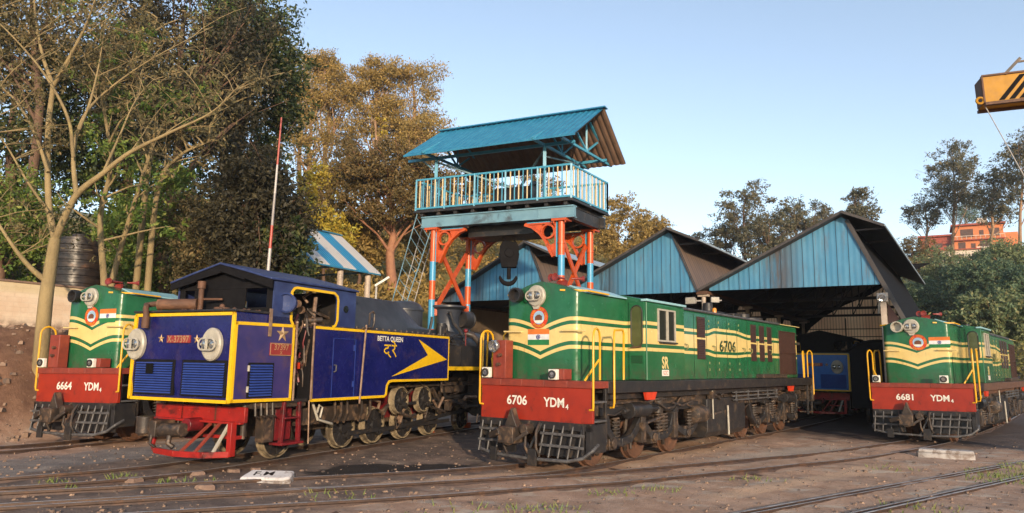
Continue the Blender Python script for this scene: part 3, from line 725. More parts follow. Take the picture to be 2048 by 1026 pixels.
        stroke([(.58, .80), (.92, .80)]); stroke([(.68, .80), (.78, .74), (.80, .62), (.74, .52), (.64, .48)]); stroke([(.64, .50), (.74, .36), (.84, .20), (.90, .06)])
        stroke([(.80, .80), (.80, .92), (.72, 1.04), (.60, 1.08)])
        l.build('hindi_name', M_yline, tk)
        l = MB(); l.cyl((sx*(w+.045), 3.50, 1.0), (sx*(w+.045), 3.62, 2.66), .022, n=8)
        l.tube([(sx*(w+.04), 3.50, 2.58), (sx*(w+.04), 3.66, 2.60), (sx*(w+.04), 3.86, 2.62), (sx*(w+.04), 3.90, 2.72), (sx*(w+.04), 3.90, 2.92), (sx*(w+.04), 3.84, 2.97), (sx*(w+.04), 3.74, 2.92), (sx*(w+.04), 3.72, 2.66)], .022, 7, 1)
        l.build('pole_rail', [M_brass, M_under], T)
    m = MB()
    m.beam((w-.02, 2.1, 2.56), (w-.02, 7.2, 2.56), .05, .04); 
    for i in range(16): m.cyl((w-.05, 3.4+i*.24, 2.54), (w-.05, 3.4+i*.24, 2.62), .03, n=6)
    m.build('tank_top_edge', M_under, T)
    # boiler, cladding, dome, chimney, smokebox
    m = MB(); m.cyl((0, 3.2, 2.05), (0, 9.3, 2.05), .66, n=28); m.build('boiler', M_black, T)
    m = MB(); p = [(-.95, 2.55), (.95, 2.55), (.95, 2.72), (.60, 3.36), (-.60, 3.36), (-.95, 2.72)]
    m.loft([[(x, 3.31, z) for x, z in p], [(x, 5.75, z) for x, z in p], [(x*.99, 6.75, z if z < 2.8 else 2.82) for x, z in p]])
    m.build('boiler_cover', M_boil, T, .015)
    m = MB(); m.lathe([(.50, 2.6), (.50, 3.22), (.53, 3.23), (.53, 3.27), (.50, 3.28), (.44, 3.40), (.28, 3.48), (0, 3.50)], (0, 6.95, 0), (0, 0, 1), 26); m.build('steam_dome', M_boil, T)
    m = MB(); m.lathe([(.40, 2.6), (.36, 2.75), (.33, 2.95), (.34, 3.2), (.40, 3.42), (.54, 3.49), (.54, 3.54), (.44, 3.55), (.40, 3.5), (0, 3.4)], (0, 9.25, 0), (0, 0, 1), 26); m.build('chimney', M_boil, T)
    m = MB(); m.cyl((0, 8.6, 2.05), (0, 10.9, 2.05), .78, n=32); m.lathe([(.78, 0), (.82, 0), (.82, .06), (.7, .1), (.2, .2), (0, .2)], (0, 10.9, 2.05), (0, 1, 0), 30); m.build('smokebox', M_black, T)
    m = MB(); m.lathe([(0, 0), (.24, 0), (.26, .04), (.26, .44), (.28, .46), (.28, .5), (0, .5)], (0, 10.0, 3.20), (0, 1, 0), 24); m.box(-.1, .1, 10.1, 10.4, 2.8, 3.0); m.build('front_headlight', M_black, T)
    rnd = random.Random(11); m = MB()
    m.tube([(.3, 8.8, 3.3), (.42, 8.7, 3.3), (.5, 8.75, 3.0), (.62, 8.9, 2.8), (.74, 9.0, 2.5)], .05, 8)
    m.tube([(.5, 9.4, 2.75), (.7, 9.5, 2.7), (.82, 9.7, 2.5), (.86, 9.8, 2.1)], .09, 10, 1)
    m.tube([(.55, 7.3, 2.5), (.6, 7.4, 3.0), (.6, 7.4, 3.1)], .04, 6)
    m.cyl((.6, 7.9, 2.4), (.6, 7.9, 2.95), .14); m.cyl((.75, 7.6, 2.4), (.75, 7.6, 2.85), .08)
    for i in range(16):
        y = rnd.uniform(7.3, 10.4); z = rnd.uniform(1.8, 2.8); x = sqrt(max(.05, .78**2-(z-2.05)**2))+.06
        m.tube([(x, y, z), (x+.04, y+rnd.uniform(.1, .5), z+rnd.uniform(-.2, .2)), (x, y+rnd.uniform(.4, .8), z+rnd.uniform(-.3, .1))], rnd.uniform(.015, .04), 6)
    m.tube([(.74, 7.3, 2.60), (.72, 10.8, 2.62)], .022, 6); m.box(.82, 1.18, 8.0, 9.2, 1.78, 2.35); m.box(.9, 1.1, 9.3, 9.8, 1.78, 2.1)
    m.build('boiler_pipes', [M_black, M_under], T)
    if full: m = MB(); m.cyl((1.15, 8.3, 1.8), (1.15, 8.3, 2.72), .015, n=6); m.ball((1.15, 8.3, 2.76), .06); m.build('whistle_valve', M_maroon, T)
    # running board with yellow edge, front rails
    m = MB(); m.box(-1.2, 1.2, 7.23, 11.2, 1.70, 1.78); m.build('running_board', M_black, T)
    m = MB()
    for sx in (-1, 1): m.box(min(sx*1.2, sx*1.215), max(sx*1.2, sx*1.215), 7.25, 11.2, 1.69, 1.79)
    m.box(-1.2, 1.2, 11.2, 11.215, 1.69, 1.79); m.build('running_board_edge', M_yline, T)
    # frames, wheels, rods
    m = MB()
    for sx in (-1, 1): m.box(sx*.42-.02, sx*.42+.02, .5, 10.9, .45, 1.35)
    m.box(-.4, .4, .6, 10.8, .7, 1.1); m.box(-1.15, 1.15, .62, 2.0, 1.02, 1.13); m.build('main_frame', M_under, T)
    m = MB(); m.box(.42, .46, 5.0, 7.0, .55, 1.2); m.box(-.46, -.42, 5.0, 7.0, .55, 1.2); m.build('red_frame_plate', M_maroon, T)
    def wheel(y, r, z, name, x=.57):
        for sx in (-1, 1):
            k = MB(); k.lathe([(r*.925, -.065), (r*1.0, -.06), (r*1.01, .05), (r*1.07, .06), (r*1.07, .085), (r*.905, .085), (r*.905, .0), (r*.905, -.05)], (sx*x, y, z), (-sx, 0, 0), 32)
            o = k.build(name, M_tyre, T)
            k = MB(); k.lathe([(0, -.09), (.1, -.09), (.12, -.02), (r*.89, -.01), (r*.89, .05), (0, .05)], (sx*x, y, z), (-sx, 0, 0), 24)
            for i in range(9): k.beam((sx*(x+.02), y, z), (sx*(x+.02), y+r*.88*cos(i*2*pi/9), z+r*.88*sin(i*2*pi/9)), .05, .04, (1, 0, 0))
            k.cyl((sx*(x+.02), y+.1, z-r*.4), (sx*(x+.14), y+.1, z-r*.4), .07, n=10)
            k.build('wheel_spokes', M_black, o)
    for y in (1.86, 3.86, 4.98, 6.2, 7.42): wheel(y, .40, .428, 'driving_wheel')
    if full:
        for y in (5.62, 6.66): wheel(y, .32, .98, 'pinion_wheel', .86)
    wheel(9.1, .32, .35, 'carrying_wheel')
    for sx in (-1, 1):
        m = MB(); X = sx*.74
        m.beam((X, 3.86, .33), (X, 8.2, .34), .035, .09, mi=0); m.beam((X+sx*.06, 4.98, .30), (X+sx*.06, 9.6, .62), .035, .08)
        m.beam((X+sx*.12, 5.62, .86), (X+sx*.12, 9.6, 1.05), .035, .07); m.beam((X+sx*.1, 6.66, .75), (X+sx*.1, 8.8, .95), .03, .06)
        m.beam((X+sx*.02, 7.9, 1.4), (X+sx*.02, 8.0, .5), .05, .08); m.beam((X, 7.0, 1.2), (X, 9.0, 1.35), .03, .06)
        m.build('coupling_rod', M_black, T)
        m = MB(); m.cyl((sx*.95, 9.4, .70), (sx*.95, 10.4, .72), .28); m.cyl((sx*.95, 9.4, 1.28), (sx*.95, 10.4, 1.3), .24); m.cyl((sx*.95, 9.34, .7), (sx*.95, 9.42, .7), .31); m.box(min(sx*.7, sx*1.1), max(sx*.7, sx*1.1), 9.3, 10.5, .5, 1.6)
        m.build('cylinder', M_black, T)
        m = MB(); rnd = random.Random(21)
        for i in range(40):
            y = rnd.uniform(4.6, 10.6); z = rnd.uniform(.45, 1.5); x = sx*rnd.uniform(.75, 1.05)
            m.tube([(x, y, z), (x, y+rnd.uniform(-.3, .3), z+rnd.uniform(-.3, .3)), (x+rnd.uniform(-.1, .1), y+rnd.uniform(-.6, .6), z+rnd.uniform(-.2, .3))], rnd.uniform(.012, .05), 6, rnd.choice((0, 0, 0, 1)))
        m.box(sx*.86-.03, sx*.86+.03, 4.5, 10.5, 1.28, 1.36)
        for i in range(10):
            y = rnd.uniform(7.4, 10); z = rnd.uniform(.5, 1.4); m.box(sx*.9-.08, sx*.9+.08, y, y+rnd.uniform(.1, .3), z, z+rnd.uniform(.08, .25))
        m.build('motion_gear', [M_under, M_brass, M_lampw], T); m = MB()
        m.tube([(sx*1.0, 2.35, 1.1), (sx*1.05, 2.5, .72), (sx*1.05, 2.9, .62), (sx*1.0, 3.0, .6)], .028, 7, 2); m.tube([(sx*1.02, 2.6, .75), (sx*1.02, 2.66, .95), (sx*1.02, 2.56, 1.0), (sx*1.02, 2.5, .85)], .022, 6, 2)
        m.build('injector_pipe', [M_under, M_brass, M_lampw], T); m = MB()
        for y in (.7, .84, .98, 1.12): m.tube([(sx*1.15, y, 1.12), (sx*1.17, y, .9), (sx*1.15, y+.1, .86)], .022, 6)
        m.cyl((sx*1.0, .62, 1.1), (sx*.98, .62, .5), .05); m.box(sx*.95-.1, sx*.95+.1, 1.05, 1.3, .4, 1.05)
        m.build('bunker_step_gear', [M_under, M_brass, M_lampw], T); m = MB()
        for y in (3.0, 3.2, 3.4, 3.9, 4.2): m.tube([(sx*1.05, y, 1.12), (sx*1.03, y+.05, .8), (sx*.9, y+.1, .6)], .03, 6)
        m.box(sx*.8-.1, sx*.8+.1, 2.05, 4.3, .62, .95)
        m.build('brake_rigging', [M_under, M_brass, M_lampw], T)
        m = MB()
        for y in (1.40, 1.80): m.prism([(y-.03, 1.12), (y+.03, 1.12), (y+.06 if y > 1.6 else y, .36), (y if y > 1.6 else y-.06, .36)], YZ, min(sx*1.12, sx*1.2), max(sx*1.12, sx*1.2))
        m.box(min(sx*.95, sx*1.25), max(sx*.95, sx*1.25), 1.3, 1.9, .33, .375); m.box(min(sx*1.0, sx*1.22), max(sx*1.0, sx*1.22), 1.4, 1.82, .80, .83)
        m.box(min(sx*.95, sx*.98), max(sx*.95, sx*.98), 1.4, 1.82, .4, 1.1)
        m.build('footstep', M_maroon, T, .006)
        m = MB(); m.cyl((sx*1.2, 2.08, .3), (sx*1.2, 2.04, 1.12), .016, n=6); m.build('drain_pipe', M_brass, T)
    # red buffer beam and cattle guard
    m = MB(); m.box(-1.12, 1.12, .50, .58, .78, 1.05); m.box(-1.12, 1.12, .40, .5, .76, .80)
    for i in range(9): m.cyl((-1.0+i*.25, .49, .95), (-1.0+i*.25, .505, .95), .022, n=8)
    bb = m.build('buffer_beam', M_rred, T, .008)
    m = MB()
    c = [(.98, .34, .26), (.6, .14, .24), (0, .04, .24), (-.6, .14, .25), (-.98, .38, .28)]
    for a, b in zip(c[:-1], c[1:]): m.beam(a, b, .05, .10)
    m.box(.92, 1.02, .32, .44, .22, .80); m.box(.93, 1.01, .44, .6, .5, .56)
    m.beam((-.97, .38, .3), (-.95, .48, .78), .05); m.box(.2, .93, .45, .47, .50, .56)
    cg = m.build('cow_catcher', M_rred, T, .006)
    for a, b in (((.42, .42, .76), (.10, .08, .27)), ((.64, .42, .77), (.40, .12, .27)), ((.86, .42, .77), (.72, .22, .27))):
        m = MB(); m.beam(a, b, .06, .03, (0, -1, 1)); m.build('guard_bar', M_redd if a[0] < .6 else (M_lampw if a[0] > .8 else M_redd), cg)
    m = MB(); m.box(-.9, -.45, -.02, .4, .50, .78); m.cyl((-.75, .0, .55), (-.75, .0, .85), .14); m.cyl((-.5, .12, .62), (.1, .12, .64), .12); m.cyl((.05, .2, .72), (.05, .5, .72), .12, mi=1)
    m.tube([(-.55, .0, .55), (-.55, -.02, .38), (-.5, .05, .32)], .03, 6); m.tube([(-.2, .1, .6), (-.18, .05, .4), (-.1, .1, .33)], .05, 6)
    m.build('coupler', [M_under, M_maroon], T, .015)
    if full:
        m = MB(); m.tube([(-.86, -.09, 2.42), (-.86, -.09, 2.66), (-.90, -.08, 2.78), (-1.0, .02, 2.84), (-1.2, .15, 2.86), (-1.12, .3, 2.9)], .055, 10, radii=[.062]*1+[.05]*5)
        m.cyl((-.86, -.09, 2.45), (-.86, -.09, 2.62), .068); m.cyl((-1.0, .25, 2.88), (-.40, .62, 2.90), .105, n=16); m.cyl((-.36, .66, 2.74), (-.36, .66, 3.30), .05); m.cyl((-.36, .66, 3.2), (-.36, .66, 3.34), .075)
        m.tube([(-.36, .66, 3.0), (-.05, .75, 3.0), (.05, .8, 3.0)], .022, 6)
        m.build('oil_pipe', M_rust, T)
        m = MB(); rnd = random.Random(5)
        for i in range(50):
            x = rnd.uniform(-1.1, 1.15); y = rnd.uniform(.03, .7); r = rnd.uniform(.015, .045); m.ball((x, y, 2.745), r, 6)
        m.cyl((.55, .35, 2.74), (.55, .35, 2.80), .14); m.ball((.55, .35, 2.82), .05); m.box(-.5, -.1, .3, .5, 2.74, 2.77)
        m.build('bunker_litter', M_redd if False else M_rust, T)
        m = MB(); m.cyl((w+.0, .72, 1.62), (w+.02, .72, 1.62), .02)
    # grab rails at the smokebox end
    for sx in (-1, 1):
        m = MB(); m.tube([(sx*1.25, 9.05, .78), (sx*1.32, 9.02, .80), (sx*1.33, 9.0, .9), (sx*1.33, 9.0, 2.68), (sx*1.32, 9.06, 2.77), (sx*1.30, 9.32, 2.79), (sx*1.28, 9.38, 2.70), (sx*1.26, 9.38, 1.76)], .026, 8)
        m.build('handrail', M_yel, T)
    return T
ST1 = steam('dark blue steam engine with yellow lining and a yellow arrow on its side tank', (-5.849, 12.80, .155), radians(25.5), '37397')
M_blue2 = pm('bright blue engine paint', (.03, .14, .48), (.035, .17, .54), 4, .32)
ST2 = steam('bright blue steam engine parked inside the dark shed behind locomotive 6706', (12.95, 30.5, .0), radians(35), '37389', False, M_blue2)
# ------------------------------------------------------------------ engine shed: x along the front, y into the shed
def corr_mat(name, c1, c2, axis, pitch, stain=None, rough=.45, seams=True, amp=.12):
    m = Mat(name, rough); X = m.co()[axis]
    n = m.noise(1.2, 6, .65, (1, 1, .35)); n2 = m.noise(7, 6, .7, (1, 1, .12))
    c = m.mix(n.sm(.35, .7), c1, c2)
    if stain:
        for col, x0, x1 in stain:
            X2 = m.co()[0] + (n2-.5)*1.1
            c = m.mix((X2.sm(x0-.3, x0+.75)*(X2*-1).sm(-x1-.3, -x1+.75))*n2.sm(.1, .62)*.95, c, col)
    c = m.mix(n2.sm(.50, .72)*.55, c, (.13, .11, .10))
    if seams:
        fr = (X*(1/pitch)).op('FRACT'); c = m.mix(fr.lt(.06)*.9, c, (.02, .035, .05))
    w = (X*(2*pi/(pitch/2 if seams else pitch))).op('SINE')
    return m.out(c, None, w, amp, .03)
M_gable = corr_mat('blue cladding sheet', (.060, .225, .385), (.10, .285, .435), 0, .38, [((.075, .048, .036), 2.05, 3.35), ((.05, .045, .045), -4.9, -3.7), ((.05, .05, .055), -11.4, -10.4), ((.16, .15, .15), -13.3, -12)])
M_roofd = corr_mat('sooty roof sheet', (.045, .040, .042), (.075, .065, .06), 1, .5, None, .7, False)
M_roofb = corr_mat('sooty brown roof sheet', (.17, .115, .085), (.12, .085, .07), 1, .55, None, .6, True)
M_rooft = pm('lit bluish roof top', (.34, .42, .48), (.25, .3, .34), 3, .5)  # pale tone puts the light on the canopy tops into colour
M_wallc = corr_mat('rusty corrugated wall', (.34, .24, .16), (.26, .18, .12), 0, .22, None, .7, False)
M_pink = corr_mat('faded pink wall sheet', (.36, .17, .13), (.30, .14, .11), 0, .3, None, .7, False)
M_post = pm('weathered cream post', (.52, .42, .33), (.38, .3, .24), 4, .5, dirt=(.12, .08, .06), dirt_amt=.56)
M_gal = pm('galvanised lamp housing', (.45, .42, .38), (.34, .32, .3), 8, .45)
M_coal = pm('coal dust floor', (.03, .028, .03), rough=.95)
AX, AZ = Vector((7.57, 27.27, 0)), -radians(33.3)
SH = thing('engine_shed', 'long blue clad engine shed with three gabled bays and soot black roofs', 'shed', AX, AZ)
D_ = 19.2
SHEET = lambda m, p0, p1, y0, y1, t=.05, mi=0: m.prism([p0, p1, (p1[0], p1[1]-t), (p0[0], p0[1]-t)], XZ, y0, y1, mi)
for L in (0, -6.35, -13.0):
    R = L+4.83; right = L == 0
    g = MB(); g.prism([(L+.02, 4.93), (L+5.88, 4.90), (R+.10, 7.22), (R-.06, 7.34), (L+.02, 5.02)], XZ, -.02, .02)
    g.build('gable_cladding', M_gable, SH)
    g = MB(); SHEET(g, (L-.35, 4.92), (R+.02, 7.46), -.35, D_, .06)
    g.build('roof_slope', [M_roofd], SH)
    g = MB(); SHEET(g, (R+.0, 7.46), (R+1.3, 6.86), -.4, D_, .05); g.build('ridge_canopy', M_roofd, SH)
    g = MB(); SHEET(g, (R-.02, 7.50), (R+1.34, 6.875), -.42, D_, .012); g.beam((R+1.32, -.42, 6.86), (R+1.32, D_, 6.86), .03, .07); g.build('canopy_top', M_rooft, SH)
    g = MB(); g.strip([(R+.12, 7.22), (L+5.92, 4.86)] if not right else [(R+.12, 7.22), (6.95, 2.75)], .05, XZ, .03, D_); g.build('steep_slope', M_soot if right else M_roofb, SH)  # right bay's sheet is blackened to stand for the canopy's shade
    g = MB()
    g.beam((L-.30, -.38, 4.93), (R+.02, -.38, 7.45), .05, .09); g.beam((R, -.42, 7.45), (R+1.3, -.42, 6.85), .05, .09)
    for y in (.2, 3.0): g.beam((R+.25, y, 6.85), (R+1.2, y, 6.86), .06, .06)
    if right: g.beam((R+.12, -.06, 7.20), (6.95, -.06, 2.75), .10, .14)
    else: g.beam((R+.10, -.05, 7.22), (L+5.9, -.05, 4.9), .05, .05)
    g.build('roof_edge_trim', M_roofd, SH)
    # roof trusses inside
    for y in (5.0, 10.0, 15.0, 20.0):
        g = MB()
        g.beam((L, y, 4.9), (L+5.9, y, 4.9), .10, .12); g.beam((L, y, 4.95), (R, y, 7.30), .08, .10); g.beam((R, y, 7.2), (L+5.9, y, 4.9), .08, .10)
        for k in range(1, 5):
            a = L+k*.98; g.beam((a, y, 4.9), (a, y, 4.95+2.35*k/4.93), .05); g.beam((a, y, 4.9), (a+.98, y, 4.95+2.35*min(k+1, 4.93)/4.93), .045)
        g.build('roof_truss', M_black, SH)
    g = MB(); g.box(L-.4, L+.02, -.3, D_, 4.78, 4.9); g.build('valley_gutter', M_rust, SH)
mm = Mat('translucent ribbed wall sheet', .7); x, y, z = mm.co(); n = mm.noise(1.5, 6, .65, (1, 1, .3))
c = mm.mix(n.sm(.35, .7), (.92, .72, .53), (.80, .58, .41)); c = mm.mix((x*(1/.16)).op('FRACT').lt(.3)*.45, c, (.16, .10, .07)); mm.out(c)
tr_ = mm.nt.nodes.new('ShaderNodeBsdfTranslucent'); mm.nt.links.new(c, tr_.inputs[0]); mx = mm.nt.nodes.new('ShaderNodeMixShader'); mx.inputs[0].default_value = .93
mm.nt.links.new(mm.b.outputs[0], mx.inputs[1]); mm.nt.links.new(tr_.outputs[0], mx.inputs[2]); mm.nt.links.new(mx.outputs[0], [q for q in mm.nt.nodes if q.type == 'OUTPUT_MATERIAL'][0].inputs[0])
EW = 19.0
g = MB(); g.prism([(-12.9, 3.45), (6.45, 3.45), (6.2, 4.6), (4.83, 7.3), (0, 4.95), (-.45, 4.95), (-1.52, 7.3), (-6.3, 4.95), (-6.9, 4.95), (-8.2, 7.3), (-12.9, 5.0)], XZ, EW, EW+.01)
g.build('end_wall', mm.m, SH)
def shpx(px, py, yl):
    n_ = Vector((-sin(AZ), cos(AZ), 0)); d_ = f_ + r_*((px-1024)/1430) - up_*((py-513)/1430); C_ = Vector((0, 0, EYE))
    q = C_ + d_*(((AX-C_).dot(n_)+yl)/d_.dot(n_)) - AX
    return (q.x*cos(AZ)+q.y*sin(AZ), q.z)
g = MB()   # added dark sheet whose ragged edge shapes the pale patches of the end wall
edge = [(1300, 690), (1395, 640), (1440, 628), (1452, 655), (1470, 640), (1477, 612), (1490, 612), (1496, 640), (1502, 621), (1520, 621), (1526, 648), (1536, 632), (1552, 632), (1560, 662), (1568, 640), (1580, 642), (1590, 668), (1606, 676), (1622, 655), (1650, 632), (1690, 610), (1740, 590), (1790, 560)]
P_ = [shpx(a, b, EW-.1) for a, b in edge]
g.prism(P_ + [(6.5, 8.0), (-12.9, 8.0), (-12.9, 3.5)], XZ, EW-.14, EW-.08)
g.build('dark_upper_sheet', M_soot, SH)
g = MB()
for x in (-10, -7, -4, -1, 2, 5): g.box(x-.03, x+.03, EW-.2, EW-.15, 3.4, 5.0)
for z in (3.9, 4.35): g.box(-12.9, 6.2, EW-.07, EW-.02, z, z+.05)
g.build('wall_rails', M_black, SH)
g = MB(); g.box(-12.9, 6.6, 19.3, 19.36, 0, 3.48); g.build('end_dark_panel', M_black, SH)  # added dark panel filling the dark opening below the end wall
g = MB(); g.box(6.5, 6.55, 2.0, 19.3, -.05, 3.0); g.build('side_wall', M_black, SH)
g = MB(); g.box(-13.05, -13.0, .1, 19.3, -.05, 4.9); g.build('side_wall', M_wallc, SH)
g = MB(); g.prism([(6.02, 4.3), (6.0, 2.5), (6.85, 2.5), (6.9, 2.8)], XZ, .3, .34); g.build('side_panel', M_pink, SH)
for x in (-.18, -6.6, -13.0):
    for y in (-.1, 6, 12, 18):
        g = MB(); g.cyl((x, y, -.1), (x, y, 4.82), .085, n=14); g.box(x-.2, x+.2, y-.12, y+.12, 4.70, 4.79); g.build('column', M_post, SH)
for y in (-.08, 6, 12, 18):
    g = MB(); g.box(5.86, 6.03, y-.08, y+.08, -.1, 4.55); g.box(5.76, 6.10, y-.1, y+.1, 4.3, 4.6); g.build('column', M_post, SH)
# flood lights hanging on the two front columns
def flood(name, label, loc, rz, round_=False):
    T = thing(name, label, 'flood light', loc, rz)
    if round_:
        m = MB(); m.lathe([(0, .2), (.09, .19), (.14, .07), (.15, 0), (.12, -.015), (0, .03)], (0, 0, 0), (0, .9, .2), 20); m.build('lamp_housing', M_gal, T)
        m = MB(); m.lathe([(0, -.024), (.118, -.02), (.118, -.012), (0, -.012)], (0, 0, 0), (0, .9, .2), 20); m.build('lens', M_lens, T)
        m = MB(); m.beam((0, .2, -.05), (0, .35, -.5), .05); m.build('bracket', M_gal, T)
    else:
        m = MB(); m.loft([[(-.2, -.18, -.13), (.2, -.18, -.13), (.2, -.18, .13), (-.2, -.18, .13)], [(-.14, .1, -.09), (.14, .1, -.09), (.14, .1, .09), (-.14, .1, .09)]]); m.build('lamp_housing', M_gal, T, .01)
        m = MB(); m.box(-.165, .165, -.19, -.176, -.10, .10); m.build('lens', M_lampw, T)
        m = MB(); m.beam((.1, .05, 0), (.42, .1, 0), .05); m.build('bracket', M_gal, T)
    return T
shp = lambda x, y, z: AX + Vector((cos(AZ)*x - sin(AZ)*y, sin(AZ)*x + cos(AZ)*y, z))
flood('flood_light', 'square flood light on the cream shed column between two blue gables, facing left', shp(-.62, -.15, 4.55), AZ+radians(-8))
flood('flood_light', 'smaller flood light on the right of the cream shed column, facing the yard', shp(.24, -.2, 4.55), AZ+radians(40)).scale = (.8, .8, .8)
flood('flood_light', 'round flood lamp on top of the right shed post above locomotive 6681', shp(5.92, -.32, 4.42), AZ+radians(25), True)
# black covered van with arched roof standing in the shadow of the shed
vx = shpx(1757, 700, 3.2)[0]
VN = thing('covered_van', 'black arched roof van in the dark of the shed beside the yellow handrails', 'rail van', shp(vx, 3.2, 0), AZ)
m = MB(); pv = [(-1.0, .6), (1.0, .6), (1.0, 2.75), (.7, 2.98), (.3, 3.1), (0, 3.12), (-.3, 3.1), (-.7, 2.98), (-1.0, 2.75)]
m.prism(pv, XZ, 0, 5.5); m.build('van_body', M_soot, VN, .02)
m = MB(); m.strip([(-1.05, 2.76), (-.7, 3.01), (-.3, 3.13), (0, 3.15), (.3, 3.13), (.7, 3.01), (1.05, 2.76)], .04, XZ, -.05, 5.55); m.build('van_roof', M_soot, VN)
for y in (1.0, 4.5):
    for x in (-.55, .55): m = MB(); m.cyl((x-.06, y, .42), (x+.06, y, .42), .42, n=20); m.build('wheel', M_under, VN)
# ------------------------------------------------------------------ gantry hoist tower
def zband(name, bands, rough=.35, base=(0, 0, 0)):
    m = Mat(name, rough); z = m.co()[2]; n = m.noise(6, 6, .65, (1, 1, .4)); c = bands[0][1]
    for z0, col in bands[1:]: c = m.mix(z.gt(z0), c, col)
    c = m.mix(n.sm(.60, .74)*.5, c, (.12, .05, .03))
    return m.out(c, n*.3+.2)
ORG = (.56, .085, .012); BLU = (.06, .30, .50)
M_band = zband('orange and blue banded column paint', [(0, ORG), (1.1, BLU), (1.65, ORG), (2.2, BLU), (2.75, ORG), (3.0, BLU), (3.86, ORG), (4.42, BLU), (4.98, ORG)])
M_org = pm('orange bracket paint', ORG, (.42, .06, .012), 5, .4, dirt=(.14, .05, .03), dirt_amt=.58)
M_gblue = pm('gantry blue paint', (.07, .32, .46), (.05, .26, .40), 6, .4, dirt=(.12, .10, .09), dirt_amt=.62)
M_girder = pm('soot stained blue girder', (.17, .31, .38), (.12, .24, .31), 1.6, .45, dirt=(.05, .05, .05), dirt_amt=.5, dscale=1.0)
M_roofblue = corr_mat('blue roof sheet', (.035, .235, .38), (.05, .28, .42), 0, .22, None, .35, False, .8)
M_brownsheet = corr_mat('brown underside sheet', (.20, .11, .07), (.15, .085, .055), 0, .22, None, .6, False, .8)
M_creambar = pm('cream railing bar', (.66, .52, .30), (.56, .44, .25), 9, .45)
P0 = Vector((-2.33, 20.9, 0)); GX = Vector((.908, -.419, 0)); GE = Vector((.53, .848, 0))
GT = thing('gantry_hoist', 'tall gantry tower with orange and blue columns, railed platform and blue pitched roof', 'gantry', P0)
g3 = lambda u, v, z: GX*u + GE*v + Vector((0, 0, z))
def gbox(m, u0, u1, v0, v1, z0, z1, mi=0):
    vs = [g3(u, v, z) for z in (z0, z1) for v in (v0, v1) for u in (u0, u1)]
    m.add(vs, [(0, 2, 3, 1), (4, 5, 7, 6), (0, 1, 5, 4), (2, 6, 7, 3), (0, 4, 6, 2), (1, 3, 7, 5)], mi)
GD = 1.8
for u in (0, 4.04):
    for v in (0, GD):
        m = MB(); c = g3(u, v, 0)
        m.cyl(c, c+Vector((0, 0, 5.92)), .095, n=20); m.cyl(c+Vector((0, 0, 5.30)), c+Vector((0, 0, 5.34)), .112, n=20); m.cyl(c, c+Vector((0, 0, .25)), .2, n=20)
        col = m.build('column', M_band, GT)
        m = MB(); gbox(m, u-.22, u+.22, v-.16, v+.16, 5.92, 5.985)
        for a in (-.17, .17): m.cyl(g3(u+a, v-.12, 5.86), g3(u+a, v-.12, 5.92), .02, n=6)
        m.build('column_cap', M_org, col)
        # cast bracket with rings
        s = 1 if u == 0 else -1
        m = MB(); b = MB(); F2 = lambda a, z, d: g3(u + s*a, v + d, z)
        m.strip([(.13, 5.90), (1.05, 5.90)], .06, F2, -.05, .05); m.strip([(.145, 5.9), (.145, 4.96)], .06, F2, -.05, .05)
        cur = [(1.08, 5.88), (.85, 5.80), (.62, 5.62), (.45, 5.40), (.32, 5.12), (.22, 4.95)]
        m.strip(cur, .07, F2, -.06, .06)
        pl = [(.15, 5.88), (1.0, 5.88), (.85, 5.80), (.62, 5.62), (.60, 5.86), (.42, 5.88)]
        m.strip([(.15, 5.80), (.22, 5.87)], .04, F2, -.02, .02)
        m.prism([(.55, 5.87), (1.03, 5.87), (.84, 5.80), (.63, 5.64)], F2, -.015, .015)
        m.prism([(.16, 5.35), (.30, 5.28), (.40, 5.35), (.30, 5.12), (.20, 4.98), (.16, 4.98)], F2, -.015, .015)
        rr = [(.38+.19*cos(a*pi/10), 5.66+.19*sin(a*pi/10)) for a in range(21)]
        m.strip(rr, .05, F2, -.05, .05)
        m.build('bracket', M_org, GT)
        b.strip([(.115, 5.94), (.115, 4.94)], .03, F2, -.055, .055); b.strip([(.30, 5.925), (1.0, 5.925)], .025, F2, -.055, .055)
        b.build('bracket_edge', M_gblue, GT)
for u in (.06, 3.98):
    m = MB()
    for (a, za, b_, zb_, off) in ((.1, 5.5, GD-.1, 3.55, .03), (.1, 3.55, GD-.1, 5.5, -.03)):
        m.beam(g3(u+off, a, za), g3(u+off, b_, zb_), .05, .14)
    for v in (.1, GD-.1): m.beam(g3(u, v, 3.4), g3(u, v, 3.8), .12, .12)
    m.build('cross_brace', M_org, GT)
m = MB(); gbox(m, -.35, 4.46, -.12, .0, 6.0, 6.31); gbox(m, -.35, 4.46, -.16, .06, 5.99, 6.02); gbox(m, -.35, 4.46, -.16, .06, 6.29, 6.325)
for u in (1.0, 2.2, 3.4): gbox(m, u, u+.02, -.135, -.12, 6.02, 6.29)
m.build('front_girder', M_girder, GT)
m = MB(); gbox(m, -.35, 4.46, GD, GD+.12, 6.0, 6.31)
for u in (-.2, 4.2): gbox(m, u, u+.14, .07, GD-.01, 5.98, 6.30)
for u in (.9, 1.9, 2.9): gbox(m, u, u+.1, .07, GD-.01, 6.05, 6.3)
gbox(m, .9, 3.0, .4, 1.4, 5.72, 6.04)
m.build('cross_girders', M_black, GT)
U0, U1, V0, V1 = -.52, 4.42, -.22, 2.15
m = MB(); gbox(m, U0, U1, V0, V1, 6.46, 6.53)
for i in range(9): gbox(m, U0+.15+i*.57, U0+.25+i*.57, V0+.03, V1-.03, 6.335, 6.455)
gbox(m, U0-.03, U1+.03, V0-.04, V0-.002, 6.43, 6.5); gbox(m, U1+.002, U1+.05, V0, V1, 6.43, 6.5)
m.build('platform', M_black, GT, .006)
